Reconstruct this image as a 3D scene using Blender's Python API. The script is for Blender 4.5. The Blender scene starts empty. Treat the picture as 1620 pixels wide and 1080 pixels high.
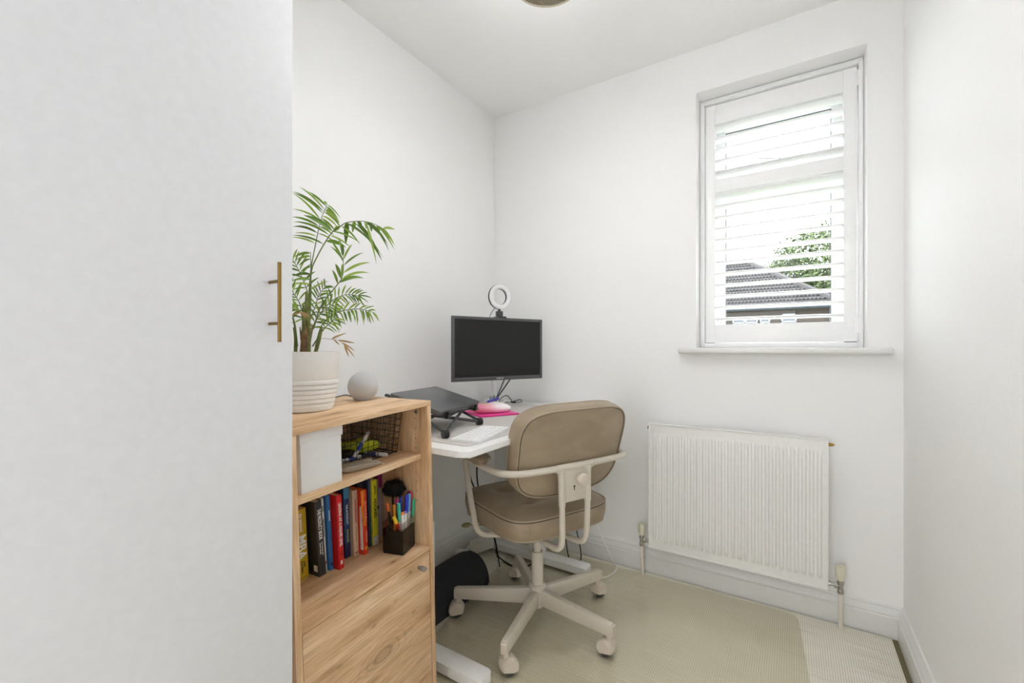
import bpy, bmesh, math, random
from mathutils import Vector, Matrix, Euler
random.seed(7)
PI = math.pi
SC = bpy.context.scene
COL = SC.collection

# ------------------------------------------------------------------ camera, sky, lights, exposure
cam_d = bpy.data.cameras.new('camera'); cam = bpy.data.objects.new('camera', cam_d); COL.objects.link(cam)
cam.location = (1.4735, 0.0, 1.05); cam.rotation_euler = (PI / 2, 0, 0.569323)
cam_d.sensor_width = 36; cam_d.lens = 15.41; cam_d.shift_y = 12 / 1620; cam_d.clip_start = 0.02; cam_d.clip_end = 300
SC.camera = cam
W = bpy.data.worlds.new('overcast_sky'); SC.world = W; W.use_nodes = True
bg = W.node_tree.nodes['Background']; bg.inputs[0].default_value = (0.93, 0.965, 1.0, 1); bg.inputs[1].default_value = 9.0
def area(name, loc, rot, sx, sy, power, color=(1, 1, 1)):
    d = bpy.data.lights.new(name, 'AREA'); d.shape = 'RECTANGLE'; d.size = sx; d.size_y = sy; d.energy = power; d.color = color
    o = bpy.data.objects.new(name, d); COL.objects.link(o); o.location = loc; o.rotation_euler = rot; return o
area('added_rear_fill', (0.95, -1.55, 1.10), (PI / 2, 0, 0), 1.1, 2.1, 15.8, (0.96, 0.965, 1.0))  # added fill light behind the camera, brightens the room through the doorway
pl = area('window_portal', (1.41, 2.42, 1.63), (-PI / 2, 0, 0), 0.62, 1.16, 1); pl.data.cycles.is_portal = True
up_fill_d = bpy.data.lights.new('added_up_fill', 'AREA'); up_fill_d.shape = 'DISK'; up_fill_d.size = 0.18; up_fill_d.energy = 4.8; up_fill_d.color = (0.96, 0.965, 1.0)   # added fill: brightens the ceiling from inside the unlit pendant
up_fill = bpy.data.objects.new('added_up_fill', up_fill_d); COL.objects.link(up_fill); up_fill.location = (0.89, 1.10, 2.235); up_fill.rotation_euler = (PI, 0, 0)
down_d = bpy.data.lights.new('added_down_fill', 'AREA'); down_d.shape = 'DISK'; down_d.size = 0.10; down_d.energy = 2.5; down_d.color = (0.98, 0.975, 0.97)   # added fill shining down from just below the pendant
down = bpy.data.objects.new('added_down_fill', down_d); COL.objects.link(down); down.location = (0.89, 1.10, 2.088)
SC.view_settings.view_transform = 'Standard'; SC.view_settings.look = 'None'; SC.view_settings.gamma = 1
SC.view_settings.use_curve_mapping = False; SC.view_settings.exposure = 0.37
SC.cycles.use_denoising = True; SC.cycles.use_adaptive_sampling = False; SC.cycles.sample_clamp_indirect = 0.0
SC.cycles.max_bounces = 12; SC.cycles.diffuse_bounces = 8; SC.cycles.transparent_max_bounces = 16

# ------------------------------------------------------------------ materials
def srgb(r, g, b):
    f = lambda c: (c / 255 / 12.92) if c / 255 <= 0.04045 else ((c / 255 + 0.055) / 1.055) ** 2.4
    return (f(r), f(g), f(b), 1)
class N:
    def __init__(s, name):
        s.m = bpy.data.materials.new(name); s.m.use_nodes = True; s.t = s.m.node_tree; s.b = s.t.nodes['Principled BSDF']
    def n(s, typ, **kw):
        x = s.t.nodes.new('ShaderNode' + typ)
        for k, v in kw.items():
            if k.startswith('i_'): x.inputs[int(k[2:])].default_value = v
            else: setattr(x, k, v)
        return x
    def l(s, a, b): s.t.links.new(a, b)
    def math(s, op, a, b=None):
        x = s.n('Math', operation=op)
        for i, v in enumerate((a, b)):
            if v is None: continue
            if isinstance(v, (int, float)): x.inputs[i].default_value = v
            else: s.l(v, x.inputs[i])
        return x.outputs[0]
    def ramp(s, fac, stops):
        x = s.n('ValToRGB'); e = x.color_ramp.elements
        e[0].position, e[0].color = stops[0]; e[1].position, e[1].color = stops[-1]
        for p, c in stops[1:-1]:
            q = e.new(p); q.color = c
        s.l(fac, x.inputs[0]); return x.outputs[0]
    def coord(s, scale=(1, 1, 1), kind='Object'):
        tc = s.n('TexCoord'); mp = s.n('Mapping'); s.l(tc.outputs[kind], mp.inputs[0]); mp.inputs[3].default_value = scale; return mp.outputs[0]
    def bump(s, h, strength=0.2, dist=0.001):
        x = s.n('Bump'); x.inputs['Strength'].default_value = strength; x.inputs['Distance'].default_value = dist
        s.l(h, x.inputs['Height']); s.l(x.outputs[0], s.b.inputs['Normal'])
MC = {}
def plain(name, col, rough=0.5, metal=0.0, noise=0.0, nscale=60, bump=0.0, spec=None, coat=0):
    if name in MC: return MC[name]
    k = N(name); c = srgb(*col); k.b.inputs['Roughness'].default_value = rough; k.b.inputs['Metallic'].default_value = metal
    if spec is not None: k.b.inputs['Specular IOR Level'].default_value = spec
    if coat: k.b.inputs['Coat Weight'].default_value = coat
    nz = k.n('TexNoise'); nz.inputs['Scale'].default_value = nscale; nz.inputs['Detail'].default_value = 4; k.l(k.coord(), nz.inputs[0])
    v = 0.02 + noise
    lo = tuple(max(0, x * (1 - v)) for x in c[:3]) + (1,); hi = tuple(min(1, x * (1 + v)) for x in c[:3]) + (1,)
    k.l(k.ramp(nz.outputs[0], [(0.3, lo), (0.7, hi)]), k.b.inputs[0])
    if bump: k.bump(nz.outputs[0], bump)
    MC[name] = k.m; return k.m
KNOTS = [((-0.262, 0.085, 0.88), (0.055, 0.014, 0.02), 0.9), ((-0.13, 0.035, 0.454), (0.045, 0.016, 0.02), 0.9), ((-0.100, 0.006, 0.416), (0.060, 0.02, 0.022), 0.95), ((-0.235, 0.006, 0.350), (0.020, 0.02, 0.009), 0.9), ((-0.160, 0.006, 0.372), (0.012, 0.02, 0.007), 0.8), ((-0.340, 0.006, 0.315), (0.05, 0.02, 0.014), 0.6), ((-0.09, 0.006, 0.300), (0.014, 0.02, 0.008), 0.8)]
def wood(name, axis):
    if name in MC: return MC[name]
    k = N(name); sc = {'x': (1.6, 14, 14), 'z': (14, 14, 1.6)}[axis]
    co = k.coord(sc)
    warp = k.n('TexNoise'); warp.inputs['Scale'].default_value = 1.3; warp.inputs['Detail'].default_value = 3; k.l(co, warp.inputs[0])
    mx = k.n('MixRGB', blend_type='ADD'); mx.inputs[0].default_value = 0.9; k.l(co, mx.inputs[1]); k.l(warp.outputs['Color'], mx.inputs[2])
    n1 = k.n('TexNoise'); n1.inputs['Scale'].default_value = 1.5; n1.inputs['Detail'].default_value = 8; n1.inputs['Roughness'].default_value = 0.65; k.l(mx.outputs[0], n1.inputs[0])
    base = k.ramp(n1.outputs[0], [(0.30, srgb(176, 133, 94)), (0.44, srgb(220, 181, 138)), (0.58, srgb(236, 202, 162)), (0.74, srgb(248, 222, 189))])
    fine = k.n('TexNoise'); fine.inputs['Scale'].default_value = 14; fine.inputs['Detail'].default_value = 6
    co2 = k.coord({'x': (1.0, 22, 22), 'z': (22, 22, 1.0)}[axis]); k.l(co2, fine.inputs[0])
    m2 = k.n('MixRGB', blend_type='MULTIPLY'); m2.inputs[0].default_value = 0.42
    k.l(base, m2.inputs[1]); k.l(k.ramp(fine.outputs[0], [(0.38, (0.55, 0.5, 0.45, 1)), (0.55, (1, 1, 1, 1))]), m2.inputs[2])
    vo = k.n('TexVoronoi'); vo.inputs['Scale'].default_value = 1.0; co3 = k.coord({'x': (3.4, 8, 8), 'z': (8, 8, 3.4)}[axis])
    m3 = k.n('MixRGB', blend_type='ADD'); m3.inputs[0].default_value = 0.35; k.l(co3, m3.inputs[1]); k.l(warp.outputs['Color'], m3.inputs[2]); k.l(m3.outputs[0], vo.inputs[0])
    kn = k.ramp(vo.outputs['Distance'], [(0.09, (0.30, 0.21, 0.14, 1)), (0.17, (0.78, 0.71, 0.62, 1)), (0.30, (1, 1, 1, 1))])
    rg_ = k.math('SINE', k.math('MULTIPLY', vo.outputs['Distance'], 75.0)); near = k.math('SUBTRACT', 1.0, k.math('MULTIPLY', vo.outputs['Distance'], 2.4)); near = k.math('MAXIMUM', near, 0.0)
    ringf = k.math('SUBTRACT', 1.0, k.math('MULTIPLY', k.math('MULTIPLY', k.math('MAXIMUM', rg_, 0.0), near), 0.32))
    m5 = k.n('MixRGB', blend_type='MULTIPLY'); m5.inputs[0].default_value = 1.0; k.l(m2.outputs[0], m5.inputs[1]); k.l(ringf, m5.inputs[2])
    m4 = k.n('MixRGB', blend_type='MULTIPLY'); m4.inputs[0].default_value = 0.28; k.l(m5.outputs[0], m4.inputs[1]); k.l(kn, m4.inputs[2])
    if axis == 'x':     # the named knots of these boards: (centre, half sizes, strength), in the cabinet's own coordinates
        tc = k.n('TexCoord'); wv = k.n('VectorMath', operation='SCALE'); k.l(warp.outputs['Color'], wv.inputs[0]); wv.inputs[3].default_value = 0.012
        pv = k.n('VectorMath', operation='ADD'); k.l(tc.outputs['Object'], pv.inputs[0]); k.l(wv.outputs[0], pv.inputs[1])
        for (cx, cy, cz), (rx, ry, rz), st_ in KNOTS:
            d1 = k.n('VectorMath', operation='SUBTRACT'); k.l(pv.outputs[0], d1.inputs[0]); d1.inputs[1].default_value = (cx + .006, cy + .006, cz + .006)
            d2 = k.n('VectorMath', operation='DIVIDE'); k.l(d1.outputs[0], d2.inputs[0]); d2.inputs[1].default_value = (rx, ry, rz)
            ln = k.n('VectorMath', operation='LENGTH'); k.l(d2.outputs[0], ln.inputs[0]); D = ln.outputs['Value']
            core = k.ramp(D, [(0.10, (0.30, 0.20, 0.12, 1)), (0.22, (0.75, 0.66, 0.56, 1)), (0.5, (0.93, 0.9, 0.86, 1)), (1.0, (1, 1, 1, 1))])
            rg2 = k.math('MULTIPLY', k.math('MAXIMUM', k.math('SINE', k.math('MULTIPLY', D, 42.0)), 0.0), k.math('MAXIMUM', k.math('SUBTRACT', 1.0, D), 0.0))
            f1 = k.n('MixRGB', blend_type='MULTIPLY'); f1.inputs[0].default_value = st_; k.l(m4.outputs[0], f1.inputs[1]); k.l(core, f1.inputs[2])
            f2 = k.n('MixRGB', blend_type='MULTIPLY'); f2.inputs[0].default_value = st_; k.l(f1.outputs[0], f2.inputs[1]); k.l(k.math('SUBTRACT', 1.0, k.math('MULTIPLY', rg2, 0.55)), f2.inputs[2]); m4 = f2
    k.l(m4.outputs[0], k.b.inputs[0]); k.b.inputs['Roughness'].default_value = 0.55; k.bump(fine.outputs[0], 0.15)
    MC[name] = k.m; return k.m
def weave():
    k = N('woven_rug_fabric'); tc = k.n('TexCoord'); sp = k.n('SeparateXYZ'); k.l(tc.outputs['Object'], sp.inputs[0])
    wn = k.n('TexNoise'); wn.inputs['Scale'].default_value = 9; k.l(tc.outputs['Object'], wn.inputs[0])
    wob = k.math('MULTIPLY', wn.outputs[0], 1.6)
    rows = k.math('SINE', k.math('ADD', k.math('MULTIPLY', sp.outputs[1], 2 * PI / 0.0082), wob))
    cols = k.math('SINE', k.math('ADD', k.math('MULTIPLY', sp.outputs[0], 2 * PI / 0.0070), wob))
    hole = k.math('MULTIPLY', k.math('MAXIMUM', rows, 0.0), k.math('MAXIMUM', cols, -0.25))
    sn = k.n('TexNoise'); sn.inputs['Scale'].default_value = 1; sn.inputs['Detail'].default_value = 4; k.l(k.coord((5, 330, 1)), sn.inputs[0])
    yarn = k.ramp(sn.outputs[0], [(0.34, srgb(226, 220, 203)), (0.5, srgb(241, 237, 223)), (0.66, srgb(253, 251, 242))])
    mx = k.n('MixRGB'); k.l(k.ramp(hole, [(0.34, (0, 0, 0, 1)), (0.80, (1, 1, 1, 1))]), mx.inputs[0]); k.l(yarn, mx.inputs[1]); mx.inputs[2].default_value = srgb(84, 74, 54)
    k.l(mx.outputs[0], k.b.inputs[0]); k.b.inputs['Roughness'].default_value = 0.95; k.b.inputs['Specular IOR Level'].default_value = 0.1
    k.bump(k.math('SUBTRACT', 1.0, hole), 0.3, 0.002); return k.m
def glass_like(name, tint, gloss=0.08, rough=0.05):
    if name in MC: return MC[name]
    k = N(name); k.t.nodes.remove(k.b); out = k.t.nodes['Material Output']
    tr = k.n('BsdfTransparent'); tr.inputs[0].default_value = tint
    gl = k.n('BsdfGlossy'); gl.inputs['Roughness'].default_value = rough
    fr = k.n('Fresnel'); fr.inputs[0].default_value = 1.45
    mx = k.n('MixShader'); k.l(k.math('MULTIPLY', fr.outputs[0], gloss * 10), mx.inputs[0]); k.l(tr.outputs[0], mx.inputs[1]); k.l(gl.outputs[0], mx.inputs[2]); k.l(mx.outputs[0], out.inputs[0])
    MC[name] = k.m; return k.m

M_wall = plain('wall_paint', (246, 246, 245), 0.6, noise=0.0, nscale=250, bump=0.04)
M_ceil = plain('ceiling_paint', (248, 248, 247), 0.7, nscale=180, bump=0.04)
M_trim = plain('white_gloss_paint', (232, 232, 230), 0.3, nscale=90, bump=0.05)
M_white = plain('white_satin', (248, 248, 248), 0.35)
M_shut = plain('shutter_white', (250, 250, 250), 0.35)
M_ward = plain('wardrobe_lacquer', (229, 230, 233), 0.38)
M_floor = plain('olive_carpet', (122, 113, 84), 0.95, noise=0.25, nscale=400, bump=0.5)
M_weave = weave()
M_mat = glass_like('tinted_vinyl', (0.985, 0.976, 0.938, 1), 0.03, 0.25)
M_glass = glass_like('clear_glass', (0.97, 0.98, 0.975, 1), 0.05, 0.02)
M_woodx = wood('oak_horizontal', 'x'); M_woodz = wood('oak_vertical', 'z')
M_brass = plain('aged_brass', (134, 108, 58), 0.35, 0.85)
M_chrome = plain('chrome', (190, 188, 182), 0.25, 0.95)
M_steel = plain('brushed_steel', (170, 168, 165), 0.35, 0.9)
M_black = plain('black_plastic', (26, 26, 27), 0.4)
M_dgrey = plain('dark_grey_plastic', (70, 71, 73), 0.45)
M_cable = plain('black_cable', (18, 18, 20), 0.5)
M_cream = plain('cream_powder_coat', (212, 204, 190), 0.42)
M_cream2 = plain('cream_caster_plastic', (214, 203, 188), 0.4)
M_deskw = plain('white_laminate', (240, 240, 238), 0.4)
M_rad = plain('radiator_enamel', (238, 238, 235), 0.3)
def leather():
    k = N('taupe_leather'); nz = k.n('TexNoise'); nz.inputs['Scale'].default_value = 260; nz.inputs['Detail'].default_value = 5; k.l(k.coord(), nz.inputs[0])
    n2 = k.n('TexNoise'); n2.inputs['Scale'].default_value = 7; n2.inputs['Detail'].default_value = 3; n2.inputs['Distortion'].default_value = 0.6; k.l(k.coord((1, 1, 2.2)), n2.inputs[0])
    k.l(k.ramp(n2.outputs[0], [(0.3, srgb(150, 133, 110)), (0.7, srgb(165, 149, 126))]), k.b.inputs[0]); k.b.inputs['Roughness'].default_value = 0.42
    k.bump(k.math('ADD', k.math('MULTIPLY', nz.outputs[0], 0.12), n2.outputs[0]), 0.5, 0.006); return k.m
M_leather = leather()
M_piping = plain('taupe_piping', (166, 150, 128), 0.5)
M_piping_dark = plain('dark_seam', (70, 60, 48), 0.6)

# ------------------------------------------------------------------ mesh helpers
def add_box(bm, lo, hi, bev=0.0, seg=2, mat=None):
    r = bmesh.ops.create_cube(bm, size=1); vs = r['verts']
    for v in vs:
        v.co = Vector([lo[i] + (v.co[i] + 0.5) * (hi[i] - lo[i]) for i in range(3)])
    if bev > 0:
        es = list({e for v in vs for e in v.link_edges})
        r = bmesh.ops.bevel(bm, geom=es, offset=bev, segments=seg, profile=0.5, affect='EDGES')
        vs = list({v for f in r['faces'] for v in f.verts} | {v for v in vs if v.is_valid})
    if mat is not None:
        for v in vs: v.co = mat @ v.co
    return vs
def smooth_path(pts, n=6, closed=False):
    P = [Vector(p) for p in pts]; out = []; m = len(P)
    if m < 3: return P
    rng = range(m if closed else m - 1)
    for i in rng:
        p0 = P[(i - 1) % m] if (closed or i > 0) else P[0] * 2 - P[1]
        p1 = P[i]; p2 = P[(i + 1) % m]
        p3 = P[(i + 2) % m] if (closed or i + 2 < m) else P[-1] * 2 - P[-2]
        for j in range(n):
            t = j / n
            out.append(0.5 * ((2 * p1) + (p2 - p0) * t + (2 * p0 - 5 * p1 + 4 * p2 - p3) * t * t + (3 * p1 - p0 - 3 * p2 + p3) * t ** 3))
    if not closed: out.append(P[-1])
    return out
def add_tube(bm, pts, r, seg=8, closed=False, smooth=0, flat=1.0):
    P = smooth_path(pts, smooth, closed) if smooth else [Vector(p) for p in pts]
    m = len(P); rad = (lambda i: r) if not isinstance(r, (list, tuple)) else (lambda i: r[0] + (r[1] - r[0]) * i / max(1, m - 1))
    rings = []; up = None
    for i in range(m):
        a = P[(i - 1) % m] if (closed or i > 0) else P[i]; b = P[(i + 1) % m] if (closed or i < m - 1) else P[i]
        t = (b - a)
        t = t.normalized() if t.length > 1e-9 else Vector((0, 0, 1))
        if up is None: up = t.orthogonal().normalized()
        up = (up - t * up.dot(t))
        up = up.normalized() if up.length > 1e-6 else t.orthogonal().normalized()
        w = t.cross(up)
        rings.append([bm.verts.new(P[i] + (up * math.cos(2 * PI * k / seg) + w * math.sin(2 * PI * k / seg) * flat) * rad(i)) for k in range(seg)])
    for i in range(m if closed else m - 1):
        A, B = rings[i], rings[(i + 1) % m]
        for k in range(seg):
            bm.faces.new((A[k], A[(k + 1) % seg], B[(k + 1) % seg], B[k]))
    if not closed:
        bm.faces.new(list(reversed(rings[0]))); bm.faces.new(rings[-1])
def add_lathe(bm, prof, seg=32, center=(0, 0, 0), axis=(0, 0, 1)):
    q = Vector((0, 0, 1)).rotation_difference(Vector(axis).normalized()); c = Vector(center); rings = []
    for r, z in prof:
        if r < 1e-6: rings.append([bm.verts.new(c + q @ Vector((0, 0, z)))])
        else: rings.append([bm.verts.new(c + q @ Vector((r * math.cos(2 * PI * k / seg), r * math.sin(2 * PI * k / seg), z))) for k in range(seg)])
    for A, B in zip(rings[:-1], rings[1:]):
        for k in range(seg):
            k2 = (k + 1) % seg
            if len(A) == 1 and len(B) == 1: continue
            if len(A) == 1: bm.faces.new((A[0], B[k2], B[k]))
            elif len(B) == 1: bm.faces.new((A[k], A[k2], B[0]))
            else: bm.faces.new((A[k], A[k2], B[k2], B[k]))
def add_cyl(bm, p0, p1, r, seg=16, r2=None):
    add_tube(bm, [p0, p1], (r, r if r2 is None else r2), seg)
def add_prism(bm, poly, z0, z1, bev=0.0, axes='xy'):
    def mk(u, v, w): return {'xy': (u, v, w), 'xz': (u, w, v), 'yz': (w, u, v)}[axes]
    A = [bm.verts.new(mk(u, v, z0)) for u, v in poly]; B = [bm.verts.new(mk(u, v, z1)) for u, v in poly]; n = len(poly)
    fs = [bm.faces.new(list(reversed(A))), bm.faces.new(B)]
    for i in range(n): bm.faces.new((A[i], A[(i + 1) % n], B[(i + 1) % n], B[i]))
    if bev > 0:
        es = list({e for f in fs for e in f.edges}); bmesh.ops.bevel(bm, geom=es, offset=bev, segments=2, profile=0.5, affect='EDGES')
def rrect(x0, y0, x1, y1, r, n=6):
    out = []
    for cx, cy, a0 in ((x1 - r, y0 + r, -90), (x1 - r, y1 - r, 0), (x0 + r, y1 - r, 90), (x0 + r, y0 + r, 180)):
        for i in range(n + 1):
            a = math.radians(a0 + 90 * i / n); out.append((cx + r * math.cos(a), cy + r * math.sin(a)))
    return out
def finish(bm, name, sharp=35):
    bmesh.ops.recalc_face_normals(bm, faces=bm.faces[:])
    me = bpy.data.meshes.new(name); bm.to_mesh(me); bm.free()
    me.polygons.foreach_set('use_smooth', [True] * len(me.polygons))
    me.set_sharp_from_angle(angle=math.radians(sharp)); return me
def obj(name, bm, mat, parent=None, kind=None, label=None, sharp=35):
    me = finish(bm, name, sharp) if isinstance(bm, bmesh.types.BMesh) else bm
    if mat is not None and not me.materials: me.materials.append(mat)
    o = bpy.data.objects.new(name, me); COL.objects.link(o)
    if parent is not None: o.parent = parent
    if kind: o['kind'] = kind
    if label: o['label'] = label
    return o
def tag(o, label, cat, group=None, kind=None):
    o['label'] = label; o['category'] = cat
    if group: o['group'] = group
    if kind: o['kind'] = kind
    return o
def thing(name, label, cat, loc=(0, 0, 0), rot=(0, 0, 0), group=None):
    o = bpy.data.objects.new(name, None); COL.objects.link(o); o.empty_display_size = 0.05
    o.location = loc; o.rotation_euler = rot; return tag(o, label, cat, group)
def BM(): return bmesh.new()
def box_obj(name, lo, hi, mat, parent=None, bev=0.0, kind=None, label=None):
    bm = BM(); add_box(bm, lo, hi, bev); return obj(name, bm, mat, parent, kind, label)
def text(name, s, size, mat, parent, mtx, ext=0.0002, align='CENTER', xs=1.0, bold=0.0):
    c = bpy.data.curves.new(name, 'FONT'); c.body = s; c.size = size; c.align_x = align; c.align_y = 'CENTER'; c.extrude = ext; c.offset = bold
    c.materials.append(mat); o = bpy.data.objects.new(name, c); COL.objects.link(o); o.parent = parent
    me = bpy.data.meshes.new_from_object(o.evaluated_get(bpy.context.evaluated_depsgraph_get())); bpy.data.objects.remove(o); bpy.data.curves.remove(c)
    if not me.materials: me.materials.append(mat)
    o = bpy.data.objects.new(name, me); COL.objects.link(o); o.parent = parent
    o.matrix_local = mtx @ Matrix.Diagonal((xs, 1, 1, 1)); return o

# ------------------------------------------------------------------ room shell
XR, YF, ZC, YB, XL = 1.8138, 2.1125, 2.40, -1.0, 0.0
T = 0.30; ZF = -0.008
wx0, wx1, wz0, wz1 = 1.107, 1.711, 1.050, 2.203
def struct(name, boxes, mat, bev=0.0):
    bm = BM()
    for lo, hi in boxes: add_box(bm, lo, hi, bev)
    return obj(name, bm, mat, None, 'structure')
struct('floor', [((-0.3, -1.9, -0.12), (XR + 0.3, YF + T, ZF))], M_floor)
struct('ceiling', [((-0.3, -1.9, ZC), (XR + 0.3, YF + T, ZC + 0.12))], M_ceil)
struct('wall_left', [((-T, -1.9, ZF), (XL, YF + T, ZC))], M_wall)
struct('wall_right', [((XR, -1.9, ZF), (XR + T, YF + T, ZC))], M_wall)
struct('wall_far', [((0, YF, ZF), (wx0, YF + T, ZC)), ((wx1, YF, ZF), (XR, YF + T, ZC)), ((wx0, YF, ZF), (wx1, YF + T, wz0)), ((wx0, YF, wz1), (wx1, YF + T, ZC))], M_wall)
struct('wall_near', [((0, YB - 0.1, ZF), (0.74, YB, ZC)), ((1.58, YB - 0.1, ZF), (XR, YB, ZC)), ((0.74, YB - 0.1, 2.05), (1.58, YB, ZC))], M_wall)
struct('wall_landing', [((0, -1.9, ZF), (XR, -1.8, ZC))], M_wall)
struct('trim_1', [((0.68, YB, 0), (0.74, YB + 0.015, 2.11)), ((1.58, YB, 0), (1.64, YB + 0.015, 2.11)), ((0.68, YB, 2.05), (1.64, YB + 0.015, 2.11))], M_trim, 0.003)
# skirting boards with an ogee top
def skirting(name, p0, p1, nrm, mitre0=0.0, mitre1=0.0):
    prof = [(0, ZF), (0.019, ZF), (0.019, 0.068), (0.0155, 0.0715), (0.0165, 0.076), (0.013, 0.088), (0.0075, 0.0975), (0.0085, 0.101), (0.005, 0.108), (0, 0.109)]
    bm = BM(); p0 = Vector(p0); p1 = Vector(p1); d = (p1 - p0).normalized(); n = Vector(nrm)
    A = [bm.verts.new(p0 + d * (a * mitre0) + n * a + Vector((0, 0, z))) for a, z in prof]
    B = [bm.verts.new(p1 - d * (a * mitre1) + n * a + Vector((0, 0, z))) for a, z in prof]
    k = len(prof); bm.faces.new(A); bm.faces.new(list(reversed(B)))
    for i in range(k): bm.faces.new((A[i], B[i], B[(i + 1) % k], A[(i + 1) % k]))
    return obj(name, bm, M_trim, None, 'structure', sharp=15)
skirting('baseboard_left', (XL, 0.40, 0), (XL, YF, 0), (1, 0, 0), 0, 1)
skirting('baseboard_far', (XL, YF, 0), (XR, YF, 0), (0, -1, 0), 1, 1)
skirting('baseboard_right', (XR, YB, 0), (XR, YF, 0), (-1, 0, 0), 0, 1)
# window sill
bm = BM(); add_box(bm, (1.037, YF - 0.052, 1.030), (1.782, YF + 0.0, 1.056), 0.009, 3); add_box(bm, (wx0, YF - 0.01, 1.032), (wx1, 2.30, 1.056))
o = obj('trim_2', bm, M_trim, None, 'structure')

# window: white frame with transom and two panes
win = bpy.data.objects.new('window_1', None); COL.objects.link(win); win['kind'] = 'structure'; win.location = (1.409, 2.33, 1.056)
def wl(p): return (p[0] - 1.409, p[1] - 2.33, p[2] - 1.056)
bm = BM()
for lo, hi in (((wx0, 2.325, 1.056), (1.160, 2.385, wz1)), ((1.655, 2.325, 1.056), (wx1, 2.385, wz1)), ((wx0, 2.325, 2.13), (wx1, 2.385, wz1)), ((wx0, 2.325, 1.056), (wx1, 2.385, 1.11))):
    add_box(bm, wl(lo), wl(hi), 0.003)
obj('window_frame', bm, M_white, win)
bm = BM(); add_box(bm, wl((1.16, 2.327, 1.79)), wl((1.655, 2.382, 1.86)), 0.004); obj('transom', bm, M_white, win)
M_gasket = plain('grey_gasket', (90, 96, 104), 0.6)
for z0, z1 in ((1.11, 1.79), (1.86, 2.13)):
    bm = BM()
    for lo, hi in (((1.16, 2.335, z0), (1.200, 2.375, z1)), ((1.615, 2.335, z0), (1.655, 2.375, z1)), ((1.20, 2.335, z1 - 0.035), (1.615, 2.375, z1)), ((1.20, 2.335, z0), (1.615, 2.375, z0 + 0.035))):
        add_box(bm, wl(lo), wl(hi), 0.003)
    s = obj('sash', bm, M_white, win)
    bm = BM()
    for lo, hi in (((1.200, 2.352, z0 + .035), (1.2035, 2.357, z1 - .035)), ((1.6115, 2.352, z0 + .035), (1.615, 2.357, z1 - .035)), ((1.2, 2.352, z1 - 0.0385), (1.615, 2.357, z1 - .035)), ((1.2, 2.352, z0 + .035), (1.615, 2.357, z0 + 0.0385))):
        add_box(bm, wl(lo), wl(hi))
    obj('gasket', bm, M_gasket, s, label='thin grey glazing gasket')
    bm = BM(); add_box(bm, wl((1.2, 2.353, z0 + .035)), wl((1.615, 2.356, z1 - .035))); obj('pane', bm, M_glass, s)

# ------------------------------------------------------------------ things: shutter
sh = thing('plantation_shutter', 'white plantation shutter with open horizontal louvres fitted inside the window recess', 'shutter', (1.409, 2.215, 1.056))
def sl(p): return (p[0] - 1.409, p[1] - 2.215, p[2] - 1.056)
def sbox(name, lo, hi, bev=0.002, mat=M_shut): return box_obj(name, sl(lo), sl(hi), mat, sh, bev)
bm = BM()
for lo, hi in (((1.1075, 2.200, 1.057), (1.1285, 2.262, 2.2015)), ((1.694, 2.200, 1.057), (1.7105, 2.262, 2.2015)), ((1.1285, 2.200, 2.183), (1.694, 2.262, 2.2015)), ((1.1285, 2.200, 1.057), (1.694, 2.262, 1.077))):
    add_box(bm, sl(lo), sl(hi), 0.0025)
for lo, hi in (((1.1135, 2.195, 1.057), (1.1195, 2.201, 2.2)), ((1.7025, 2.195, 1.057), (1.707, 2.201, 2.2)), ((1.1135, 2.195, 2.191), (1.707, 2.201, 2.1965))):
    add_box(bm, sl(lo), sl(hi), 0.001)
obj('shutter_frame', bm, M_shut, sh)
sbox('stile', (1.131, 2.215, 1.080), (1.1725, 2.242, 2.179)); sbox('stile', (1.6465, 2.215, 1.080), (1.6905, 2.242, 2.179))
sbox('rail', (1.1725, 2.216, 2.088), (1.6465, 2.241, 2.179)); sbox('rail', (1.1725, 2.216, 1.773), (1.6465, 2.241, 1.832)); sbox('rail', (1.1725, 2.216, 1.080), (1.6465, 2.241, 1.162))
bm = BM(); n = 14; poly = []
for i in range(2 * n):
    a = PI * i / n; poly.append((0.0315 * math.cos(a), 0.0064 * math.sin(a)))
add_prism(bm, poly, -0.2365, 0.2365, 0, 'yz'); lme = finish(bm, 'louver', 50); lme.materials.append(M_shut)
for zs in ([1.862 + 0.0515 * i for i in range(5)], [1.188 + 0.0518 * i for i in range(12)]):
    for z in zs:
        l = obj('louver', lme, None, sh); l.location = sl((1.4095, 2.2285, z)); l.rotation_euler = (math.radians(-4), 0, 0)
for z in (1.115, 2.10):
    bm = BM(); add_cyl(bm, sl((1.6925, 2.209, z)), sl((1.6925, 2.209, z + 0.06)), 0.0045, 10); add_box(bm, sl((1.684, 2.212, z)), sl((1.70, 2.2155, z + 0.06)))
    obj('hinge', bm, M_shut, sh)

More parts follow.
